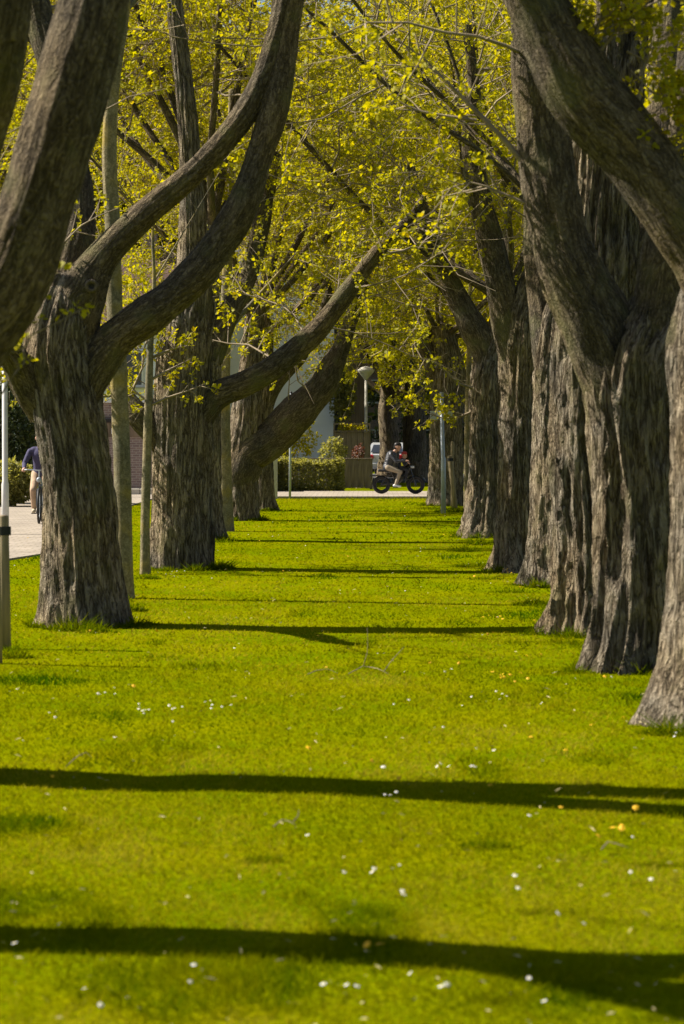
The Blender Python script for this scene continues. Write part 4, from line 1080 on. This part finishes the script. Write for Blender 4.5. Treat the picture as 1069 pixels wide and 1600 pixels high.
m = MB(); m.tube([(3.6 + .06, -.06, 0), (3.6 + .06, -.06, 6.0)], .07, 10); m.box((3.66, -.03, 3.0), (.20, .05, 5.9)); m.build('downpipe', M['trim_and_hole_dark'], wh)
gable_house('timber_house', 'dark timber-clad house behind the street lamp', G(530, 101)[0], G(530, 101)[0] + 1.0, 101.5, 7, 5.2, 6.4, M['timber'], [])
gable_house('brick_house', 'brown brick house far behind the silver car', -1.0, 11, 142, 8, 5.6, 9.0, M['brick'], [(-4.6, 1.5, 1.6, 1.4, 2), (-4.4, 4.3, 1.4, 1.3, 2), (-1.5, 4.3, 1.4, 1.3, 2), (-1.5, 1.5, 1.6, 1.4, 2), (2, 4.3, 1.4, 1.3, 2)], door=(.6, .95, 2.1), ridge_along='X')
# brick outbuilding and white house at the left
xl, xr = G(158, 80)[0], G(350, 80)[0]
e = empty('brick_outbuilding', ((xl + xr) / 2, 80.6, 0), 'long low purple-brown brick outbuilding behind the left trees', 'outbuilding'); W = xr - xl
m = MB(); m.box((0, 2, 1.10), (W, 4, 2.3)); m.build('wall', M['brick'], e)
m = MB(); m.box((0, -.03, 1.97), (W + .06, .05, .44)); fb = m.build('fascia_board', M['timber'], e)
m = MB(); m.box((-W / 2 + .7, 2, 2.52), (1.45, 3.9, .62)); m.build('raised_wall', M['brick'], e)
m = MB(); m.box((0, 2, 2.27), (W + .2, 4.2, .10)); m.build('roof_edge', M['trim_and_hole_dark'], e)
m = MB(); m.box((-W / 2 + .66, -.005, 2.86), (1.6, 4.1 * 0 + .12, .07)); m.build('coping', M['frame_white'], e)
px0 = G(175.5, 80)[0] - (xl + xr) / 2
m = MB(); m.box((px0, -.065, 1.93), (.16, .02, .17), bev=.004); pt = m.build('number_plate', M['frame_white'], e)
m = MB(); m.tube([(px0 - .02, -.079, 1.985), (px0 + .025, -.079, 1.985), (px0 + .025, -.079, 1.935), (px0 - .02, -.079, 1.935), (px0 - .02, -.079, 1.88), (px0 + .03, -.079, 1.88)], .007, 5); m.build('digit', M['black'], pt)
gable_house('white_house', 'white rendered house behind the brick outbuilding at left', G(20, 92)[0], G(330, 92)[0], 92, 7, 5.6, 8.5, M['white_wall'],
            [(-2.4, 4.2, 1.5, 1.3, 2), (.4, 4.2, 1.5, 1.3, 2), (-2.6, 1.4, 1.5, 1.3, 2), (2.6, 4.2, 1.3, 1.3, 2)], door=(-1.0, .95, 2.1), ridge_along='X')
m = MB()
e = empty('kerb', (G(245, 77)[0], 76.2, 0), 'low stone kerb in front of the brick outbuilding', 'kerb')
L = G(345, 77)[0] - G(120, 77)[0]; n = int(L / .8)
k0 = None
for i in range(n):
    if k0 is None: mm = MB(); mm.box((0, 0, .09), (L / n - .012, .22, .24), bev=.015); k0 = mm.build('kerb_stone', M['concrete'], e); o = k0
    else: o = k0.copy(); COL.objects.link(o)
    o.location = (-L / 2 + L / n * (i + .5), random.uniform(-.01, .01), random.uniform(-.008, .008))

# ------------------------------------------------------------------ people: one continuous remeshed body
SKIN = simple('skin', (0.42, 0.24, 0.17), 0.55, 0.1)
def body(name, parent, caps, mats, voxel=0.012, ratio=0.35, smooth_it=4):
    """caps: (a, b, ra, rb, material index): tapered capsules fused into one skin"""
    V = []; F = []
    for (a, b, ra, rb, mi) in caps:
        a, b = Vector(a), Vector(b); t = (b - a)
        L = t.length; t = t.normalized() if L > 1e-6 else Vector((0, 0, 1)); u = t.orthogonal().normalized(); w = t.cross(u)
        prof = [(-math.pi / 2 + math.pi / 2 * i / 4, 0) for i in range(5)] + [(math.pi / 2 * i / 4, 1) for i in range(5)]
        base = len(V); n = 14
        for (ph, end) in prof:
            r = rb if end else ra; c = b if end else a
            for k in range(n):
                an = 2 * math.pi * k / n
                V.append(tuple(c + t * (math.sin(ph) * r) + (u * math.cos(an) + w * math.sin(an)) * max(1e-4, math.cos(ph) * r)))
        for i in range(len(prof) - 1):
            for k in range(n): F.append((base + i * n + k, base + i * n + (k + 1) % n, base + i * n + n + (k + 1) % n, base + i * n + n + k))
        F.append(tuple(base + k for k in range(n - 1, -1, -1))); F.append(tuple(base + (len(prof) - 1) * n + k for k in range(n)))
    me = bpy.data.meshes.new('tmp'); me.from_pydata(V, [], F)
    o = bpy.data.objects.new('tmp', me); COL.objects.link(o)
    r = o.modifiers.new('r', 'REMESH'); r.mode = 'VOXEL'; r.voxel_size = voxel
    s = o.modifiers.new('s', 'SMOOTH'); s.iterations = smooth_it; s.factor = .5
    d = o.modifiers.new('d', 'DECIMATE'); d.ratio = ratio
    dg = bpy.context.evaluated_depsgraph_get()
    me2 = bpy.data.meshes.new_from_object(o.evaluated_get(dg)); me2.name = name
    bpy.data.objects.remove(o); bpy.data.meshes.remove(me)
    for m_ in mats: me2.materials.append(m_)
    A = np.array([c[0] for c in caps], float); B = np.array([c[1] for c in caps], float); ra = np.array([c[2] for c in caps]); rb = np.array([c[3] for c in caps]); mi = np.array([c[4] for c in caps])
    n = len(me2.polygons); C = np.zeros(n * 3); me2.polygons.foreach_get('center', C); C = C.reshape(-1, 3)
    AB = B - A; t = ((C[:, None] - A) * AB).sum(-1) / np.maximum((AB ** 2).sum(-1), 1e-9); t = t.clip(0, 1)
    dist = np.linalg.norm(C[:, None] - (A + AB * t[..., None]), axis=-1) - (ra + (rb - ra) * t)
    me2.polygons.foreach_set('material_index', mi[dist.argmin(1)].astype(np.int32)); me2.polygons.foreach_set('use_smooth', np.ones(n, bool))
    return ob(name, me2, parent)
def head_caps(c, f, up, s=1.0, mi=0):
    """skull, jaw, nose, ears around centre c looking along f"""
    c, f, up = Vector(c), Vector(f).normalized(), Vector(up).normalized(); sd = f.cross(up)
    L = [(c + up * .02 * s - f * .015 * s, c + up * .035 * s + f * .015 * s, .092 * s, .088 * s, mi), (c - up * .05 * s + f * .02 * s, c - up * .085 * s + f * .045 * s, .062 * s, .04 * s, mi),
         (c + f * .09 * s + up * .012 * s, c + f * .115 * s - up * .025 * s, .010 * s, .016 * s, mi), (c + f * .085 * s - up * .065 * s + sd * .018 * s, c + f * .085 * s - up * .065 * s - sd * .018 * s, .012 * s, .012 * s, mi)]
    for k in (-1, 1): L.append((c + sd * k * .088 * s + up * .015 * s, c + sd * k * .09 * s - up * .025 * s, .015 * s, .012 * s, mi))
    return L
def hand_caps(wr, d, pal, s=1.0, mi=0, side=1, curl=1.0):
    """palm, four curled fingers and a thumb; d = hand direction, pal = palm normal (fingers curl that way)"""
    wr, d, pal = Vector(wr), Vector(d).normalized(), Vector(pal).normalized(); sd = d.cross(pal) * side
    L = [(wr, wr + d * .07 * s, .026 * s, .030 * s, mi), (wr + sd * .02 * s + d * .03 * s, wr + sd * .022 * s + d * .075 * s, .020 * s, .018 * s, mi), (wr - sd * .02 * s + d * .03 * s, wr - sd * .022 * s + d * .075 * s, .020 * s, .018 * s, mi)]
    for i, ln in enumerate((.92, 1.05, 1.0, .8)):
        a = wr + d * .078 * s + sd * (.032 - .021 * i) * s; b = a + (d * (1 - .4 * curl) + pal * .5 * curl).normalized() * .038 * ln * s; c = b + (d * (.5 - .9 * curl) + pal).normalized() * .034 * ln * s
        L += [(a, b, .0105 * s, .0095 * s, mi), (b, c, .0095 * s, .008 * s, mi)]
    a = wr + d * .03 * s + sd * .034 * s; b = a + (d * .6 + sd * .5 + pal * .5).normalized() * .04 * s; c = b + (d * .5 + pal * .8).normalized() * .03 * s
    L += [(a, b, .013 * s, .011 * s, mi), (b, c, .011 * s, .009 * s, mi)]
    return L
def hair_cap(parent, c, f, up, s, mat, name='hair'):
    c, f, up = Vector(c), Vector(f).normalized(), Vector(up).normalized()
    return body(name, parent, [(c + up * .05 * s - f * .03 * s, c + up * .06 * s + f * .02 * s, .092 * s, .088 * s, 0), (c - f * .05 * s + up * .03 * s, c - f * .06 * s - up * .05 * s, .075 * s, .055 * s, 0)], [mat], .014, .5)
def eyes(parent, c, f, up, s):
    c, f, up = Vector(c), Vector(f).normalized(), Vector(up).normalized(); sd = f.cross(up); m = MB()
    for k in (-1, 1):
        p = c + f * .093 * s + sd * k * .034 * s + up * .012 * s; m.tube([p - f * .012 * s, p + f * .004 * s], [.012 * s, .007 * s], 10)
    m.build('eyes', M['black'], parent)

# ------------------------------------------------------------------ moped (fat-tyred electric bike) crossing the far end
def wheel(e, c, Rr, r, axis='Y', spokes=14, rim='steel'):
    w = empty_part('wheel', e, c)
    t = MB().torus((0, 0, 0), Rr - r, r, 32, 10, axis).build('tyre', M['black'], w, smooth=True)
    MB().torus((0, 0, 0), Rr - 2.1 * r, r * .35, 28, 6, axis).build('rim', M[rim], w, smooth=True)
    m = MB(); ax = Vector((0, 1, 0)) if axis == 'Y' else Vector((1, 0, 0))
    m.tube([-ax * r * 1.1, ax * r * 1.1], .03, 10)
    for k in range(spokes):
        a = 2 * math.pi * k / spokes; p = Vector((math.cos(a), 0, math.sin(a))) if axis == 'Y' else Vector((0, math.cos(a), math.sin(a)))
        m.tube([ax * r * .5 * (-1) ** k, p * (Rr - 2.1 * r)], .003, 4, cap=False)
    m.build('spokes', M[rim], w)
    return w
def empty_part(name, parent, loc):
    o = bpy.data.objects.new(name, None); o.location = loc; o.empty_display_size = .1
    return link(o, parent)
b = G(622, 77.0); b[2] = 0.034
bike = empty('moped', b, 'black fat-tyred electric moped ridden across the far path', 'moped', rz=R(-4))
wheel(bike, (-.50, 0, .275), .275, .048, rim='blackgloss'); wheel(bike, (.53, 0, .275), .275, .048, rim='blackgloss')
m = MB(); m.tube([(-.5, 0, .28), (-.18, 0, .33), (.02, 0, .36), (.27, 0, .62), (.36, 0, .78)], [.03, .045, .055, .05, .035], 10)
m.tube([(-.05, 0, .35), (-.16, 0, .58), (-.22, 0, .74)], .025, 8); m.tube([(-.5, .07, .28), (-.34, .06, .52), (-.2, .03, .60)], .016, 8); m.tube([(-.5, -.07, .28), (-.34, -.06, .52), (-.2, -.03, .60)], .016, 8)
m.box((.02, 0, .44), (.34, .11, .16), Matrix.Rotation(R(-35), 3, 'Y'), .03); m.build('frame', M['blackgloss'], bike, smooth=False)
m = MB(); m.tube([(.36, 0, .80), (.40, 0, .66), (.46, .07, .50), (.53, .075, .275)], .02, 8); m.tube([(.40, 0, .66), (.46, -.07, .50), (.53, -.075, .275)], .02, 8); m.build('fork', M['blackgloss'], bike)
m = MB(); m.tube([(.35, 0, .78), (.33, 0, .93)], .018, 8); m.tube([(.30, .32, .96), (.33, .14, .95), (.34, 0, .93), (.33, -.14, .95), (.30, -.32, .96)], .014, 8); m.tube([(.30, .24, .96), (.29, .35, .96)], .019, 8); m.tube([(.30, -.24, .96), (.29, -.35, .96)], .019, 8); m.build('handlebar', M['black'], bike)
m = MB(); m.box((-.30, 0, .70), (.62, .20, .08), bev=.03); m.build('seat', M['black'], bike)
for x in (-.50, .53):
    m = MB(); pts = [(x + .32 * math.cos(a), 0, .275 + .32 * math.sin(a)) for a in np.linspace(R(15), R(175), 12)]
    for i in range(11):
        p, q = pts[i], pts[i + 1]; m.add([(p[0], -.06, p[2]), (p[0], .06, p[2]), (q[0], .06, q[2]), (q[0], -.06, q[2]), (p[0], -.06, p[2] + .008), (p[0], .06, p[2] + .008), (q[0], .06, q[2] + .008), (q[0], -.06, q[2] + .008)], [(0, 1, 2, 3), (7, 6, 5, 4), (0, 3, 7, 4), (1, 5, 6, 2)])
    m.build('mudguard', M['blackgloss'], bike)
m = MB(); m.lathe([(.0, -.03), (.055, -.03), (.065, .02), (.06, .04), (0.0, .045)], c=(.43, 0, .80), n=16); m.build('headlight', M['steel'], bike, smooth=True)
m = MB(); m.tube([(-.86, 0, .53), (-.30, .05, .55)], .01, 6); m.tube([(-.86, 0, .53), (-.30, -.05, .55)], .01, 6); m.box((-.60, 0, .55), (.46, .14, .02)); m.build('rack', M['black'], bike)
for sy in (-1, 1):
    m = MB(); m.tube([(-.02, sy * .05, .30), (-.02, sy * .16, .22)], .012, 6); m.box((-.06, sy * .2, .20), (.16, .1, .025), bev=.006); m.build('pedal', M['black'], bike)
JK = simple('black_puffer', (0.02, 0.022, 0.03), 0.38, 0.35, 22, bump=0.8, stretch=(.3, .3, 2.2), spec=.55); BG = simple('beige_trousers', (0.30, 0.245, 0.18), 0.8, 0.15, 8); SH = simple('white_shoes', (0.62, 0.62, 0.63), 0.6, 0.08)
HAIR = simple('dark_hair', (0.012, 0.010, 0.009), 0.5, 0.3, 30)
pr = empty('person', b, 'rider in black jacket, beige trousers and white shoes leaning over the handlebar', 'person', rz=R(-4))
caps = [((-.30, 0, .80), (-.27, 0, .92), .165, .15, 1), ((-.26, 0, .95), (-.20, 0, 1.14), .155, .165, 1), ((-.20, -.12, 1.20), (-.20, .12, 1.20), .085, .085, 1), ((-.15, 0, 1.22), (-.07, 0, 1.30), .065, .055, 0)]
caps += head_caps((-.01, 0, 1.41), (1, 0, -.22), (.22, 0, 1), 1.0, 0)
for sy in (-1, 1):
    caps += [((-.29, sy * .10, .79), (.07, sy * .15, .66), .098, .068, 2), ((.07, sy * .15, .66), (-.05, sy * .19, .30), .066, .045, 2), ((-.05, sy * .19, .26), (-.10, sy * .19, .25), .042, .045, 3), ((-.08, sy * .2, .245), (.06, sy * .205, .225), .04, .034, 3),
             ((-.20, sy * .19, 1.18), (-.04, sy * .28, .97), .066, .052, 1), ((-.04, sy * .28, .97), (.22, sy * .30, 1.00), .05, .036, 1)]
    caps += hand_caps((.23, sy * .30, 1.0), (1, 0, -.25), (0.1, 0, -1), .95, 0, side=-sy)
rb_ = body('body', pr, caps, [SKIN, JK, BG, SH])
hair_cap(pr, (-.01, 0, 1.41), (1, 0, -.22), (.22, 0, 1), 1.0, HAIR); eyes(pr, (-.01, 0, 1.41), (1, 0, -.22), (.22, 0, 1), 1.0)
ch = empty('person', b, 'small passenger in dark clothes with red hat and yellow patch in front of rider', 'person', rz=R(-4))
DK = simple('dark_coat', (0.02, 0.021, 0.027), 0.7, 0.3, 12); RD = simple('red_hat', (0.35, 0.04, 0.03), 0.8, 0.2); YL = simple('yellow_patch', (0.62, 0.60, 0.05), 0.6, 0.1)
caps = [((.10, 0, .80), (.13, 0, .98), .11, .10, 1), ((.14, -.07, 1.0), (.14, .07, 1.0), .055, .055, 1), ((.15, 0, 1.03), (.17, 0, 1.09), .04, .036, 0)] + head_caps((.19, 0, 1.16), (1, -.5, -.1), (0, 0, 1), .78, 0)
for sy in (-1, 1):
    caps += [((.10, sy * .06, .79), (.27, sy * .10, .72), .06, .048, 1), ((.27, sy * .10, .72), (.24, sy * .12, .48), .045, .035, 1), ((.24, sy * .12, .45), (.32, sy * .12, .43), .032, .026, 2), ((.14, sy * .10, .99), (.20, sy * .15, .87), .04, .034, 1), ((.20, sy * .15, .87), (.29, sy * .10, .92), .033, .026, 1)]
    caps += hand_caps((.29, sy * .10, .92), (1, 0, .1), (0, 0, -1), .62, 0, side=-sy)
body('body', ch, caps, [SKIN, DK, M['black']], voxel=.009)
hair_cap(ch, (.19, 0, 1.165), (1, -.5, -.1), (0, 0, 1), .82, RD, 'hat'); eyes(ch, (.19, 0, 1.16), (1, -.5, -.1), (0, 0, 1), .78)
m = MB(); m.box((.145, -.125, .90), (.09, .012, .11), bev=.004); m.build('patch', YL, ch)

# ------------------------------------------------------------------ cyclist coming down the side path
b = G(63, 50.5); b[2] = 0.030
bk = empty('bicycle', b, 'dark bicycle coming towards us on the left path', 'bicycle', rz=R(4))
wheel(bk, (0, -.52, .35), .35, .024, 'X', 18); wheel(bk, (0, .53, .35), .35, .024, 'X', 18)
m = MB(); m.tube([(0, .53, .35), (0, .10, .32), (0, -.36, .72)], .018, 8); m.tube([(0, .10, .32), (0, .22, .86)], .016, 8); m.tube([(0, .20, .78), (0, -.36, .80)], .016, 8); m.tube([(0, .53, .35), (0, .21, .76)], .011, 8); m.build('frame', M['blackgloss'], bk)
m = MB(); m.tube([(0, -.36, .84), (0, -.40, .72), (.045, -.43, .66), (.045, -.52, .35)], .012, 8); m.tube([(0, -.40, .72), (-.045, -.43, .66), (-.045, -.52, .35)], .012, 8); m.build('fork', M['blackgloss'], bk)
m = MB(); m.tube([(0, -.36, .84), (0, -.36, 1.04)], .013, 8); m.tube([(-.31, -.26, 1.05), (-.24, -.36, 1.06), (0, -.38, 1.04), (.24, -.36, 1.06), (.31, -.26, 1.05)], .012, 8); m.build('handlebar', M['steel'], bk)
m = MB(); m.box((0, .26, .92), (.17, .26, .06), bev=.025); m.build('saddle', M['black'], bk)
MB().lathe([(0, -.03), (.04, -.03), (.055, .02), (0, .03)], c=(0, -.43, .86), n=14, axis='Y').build('headlight', M['steel'], bk, smooth=True)
for sx in (-1, 1):
    m = MB(); m.tube([(sx * .06, .10, .32), (sx * .08, .10 + sx * .1, .32 + sx * .13)], .01, 6); m.box((sx * .13, .10 + sx * .1, .32 + sx * .13), (.10, .08, .02), bev=.005); m.build('pedal', M['black'], bk)
cy = empty('person', b, 'cyclist in navy jumper and beige trousers half hidden by the thick tree', 'person', rz=R(4))
NV = simple('navy_jumper', (0.055, 0.05, 0.11), 0.85, 0.2, 20, bump=.3); TR = simple('tan_trousers', (0.40, 0.28, 0.19), 0.85, 0.2, 9, bump=.3); SH2 = simple('tan_shoes', (0.45, 0.38, 0.27), 0.7, .1)
caps = [((0, .24, .99), (0, .21, 1.10), .16, .15, 1), ((0, .2, 1.12), (0, .10, 1.36), .15, .165, 1), ((-.13, .08, 1.43), (.13, .08, 1.43), .08, .08, 1), ((0, .06, 1.47), (0, .02, 1.55), .058, .054, 0)] + head_caps((0, 0, 1.67), (0, -1, -.05), (0, 0, 1), 1.0, 0)
for sx in (-1, 1):
    kz = .74 if sx > 0 else .66; fy = .10 + sx * .1; fz = .36 + sx * .13
    caps += [((sx * .10, .22, .97), (sx * .13, -.16, kz), .095, .07, 2), ((sx * .13, -.16, kz), (sx * .13, fy + .06, fz + .08), .07, .055, 2), ((sx * .13, fy + .07, fz + .01), (sx * .135, fy - .12, fz), .044, .036, 3),
             ((sx * .20, .07, 1.41), (sx * .31, -.02, 1.17), .066, .052, 1), ((sx * .31, -.02, 1.17), (sx * .30, -.2, 1.08), .052, .04, 1)]
    caps += hand_caps((sx * .30, -.2, 1.08), (0, -1, -.2), (0, -.1, -1), .95, 0, side=sx)
body('body', cy, caps, [SKIN, NV, TR, SH2])
hair_cap(cy, (0, 0, 1.67), (0, -1, -.05), (0, 0, 1), 1.0, simple('brown_hair', (0.06, 0.035, 0.02), .6, .3, 30)); eyes(cy, (0, 0, 1.67), (0, -1, -.05), (0, 0, 1), 1.0)

# ------------------------------------------------------------------ parked silver car, rear left corner showing
def car(loc, rz):
    e = empty('parked_car', loc, 'silver parked car with red rear light behind the far fence', 'car', rz=rz)
    SV = simple('silver_paint', (0.60, 0.61, 0.63), 0.25, 0.03, metal=.35, spec=.6)
    prof = [(-2.05, .32), (-2.08, .60), (-2.02, .92), (-1.92, 1.00), (-1.52, 1.42), (-1.0, 1.48), (.1, 1.46), (.75, 1.10), (.98, .98), (1.75, .86), (2.05, .70), (2.1, .45), (2.0, .30)]
    prof += [(1.65, .28), (1.6, .5), (1.35, .66), (1.05, .5), (1.0, .26), (-.98, .26), (-1.03, .5), (-1.3, .66), (-1.58, .5), (-1.63, .28)]
    m = MB(); V = []; n = len(prof)
    for y, ins in ((-.86, 0.0), (.86, 0.0)):
        for (x, z) in prof:
            t = max(0, (z - .95) / .55); V.append((x * (1 - .015 * t), y * (1 - .17 * t), z))
    Fc = [tuple(range(n)), tuple(range(2 * n - 1, n - 1, -1))] + [(i, i + n, (i + 1) % n + n, (i + 1) % n) for i in range(n)]
    m.add(V, Fc); m.build('body', SV, e)
    for sy in (-1, 1):
        m = MB(); q = [(-1.72, 1.02), (-1.42, 1.36), (-.95, 1.41), (.05, 1.39), (.62, 1.06)]
        W1 = [(x * .988, sy * (.86 * (1 - .17 * max(0, (z - .95) / .55)) + .006), z) for x, z in q]
        m.add(W1, [(0, 1, 2, 3, 4) if sy > 0 else (4, 3, 2, 1, 0)]); m.build('side_window', M['glass'], e)
        m = MB(); m.box((-2.02, sy * .70, .82), (.14, .26, .24), bev=.04); m.build('tail_light', simple('red_lens', (0.5, 0.015, 0.02), .2, .1, spec=.7), e)
        for x in (-1.3, 1.33):
            wh_ = empty_part('wheel', e, (x, sy * .78, .31))
            MB().torus((0, 0, 0), .23, .085, 24, 8).build('tyre', M['black'], wh_, smooth=True)
            MB().lathe([(0, -.06 * sy), (.16, -.05 * sy), (.19, .06 * sy), (.05, .09 * sy), (0, .09 * sy)], n=18, axis='Y').build('rim', M['steel'], wh_, smooth=True)
    m = MB(); a0, a1 = (-1.935, 1.03), (-1.56, 1.385)
    m.add([(a0[0] - .012, -.72, a0[1]), (a0[0] - .012, .72, a0[1]), (a1[0] - .012, .62, a1[1]), (a1[0] - .012, -.62, a1[1])], [(3, 2, 1, 0)]); m.build('rear_window', M['glass'], e)
    m = MB(); m.box((-2.09, 0, .47), (.10, 1.6, .20), bev=.04); m.build('bumper', SV, e)
    return e
pc = P(584, 740, 116); car((pc[0] + .78, 118.2, .03), R(84))
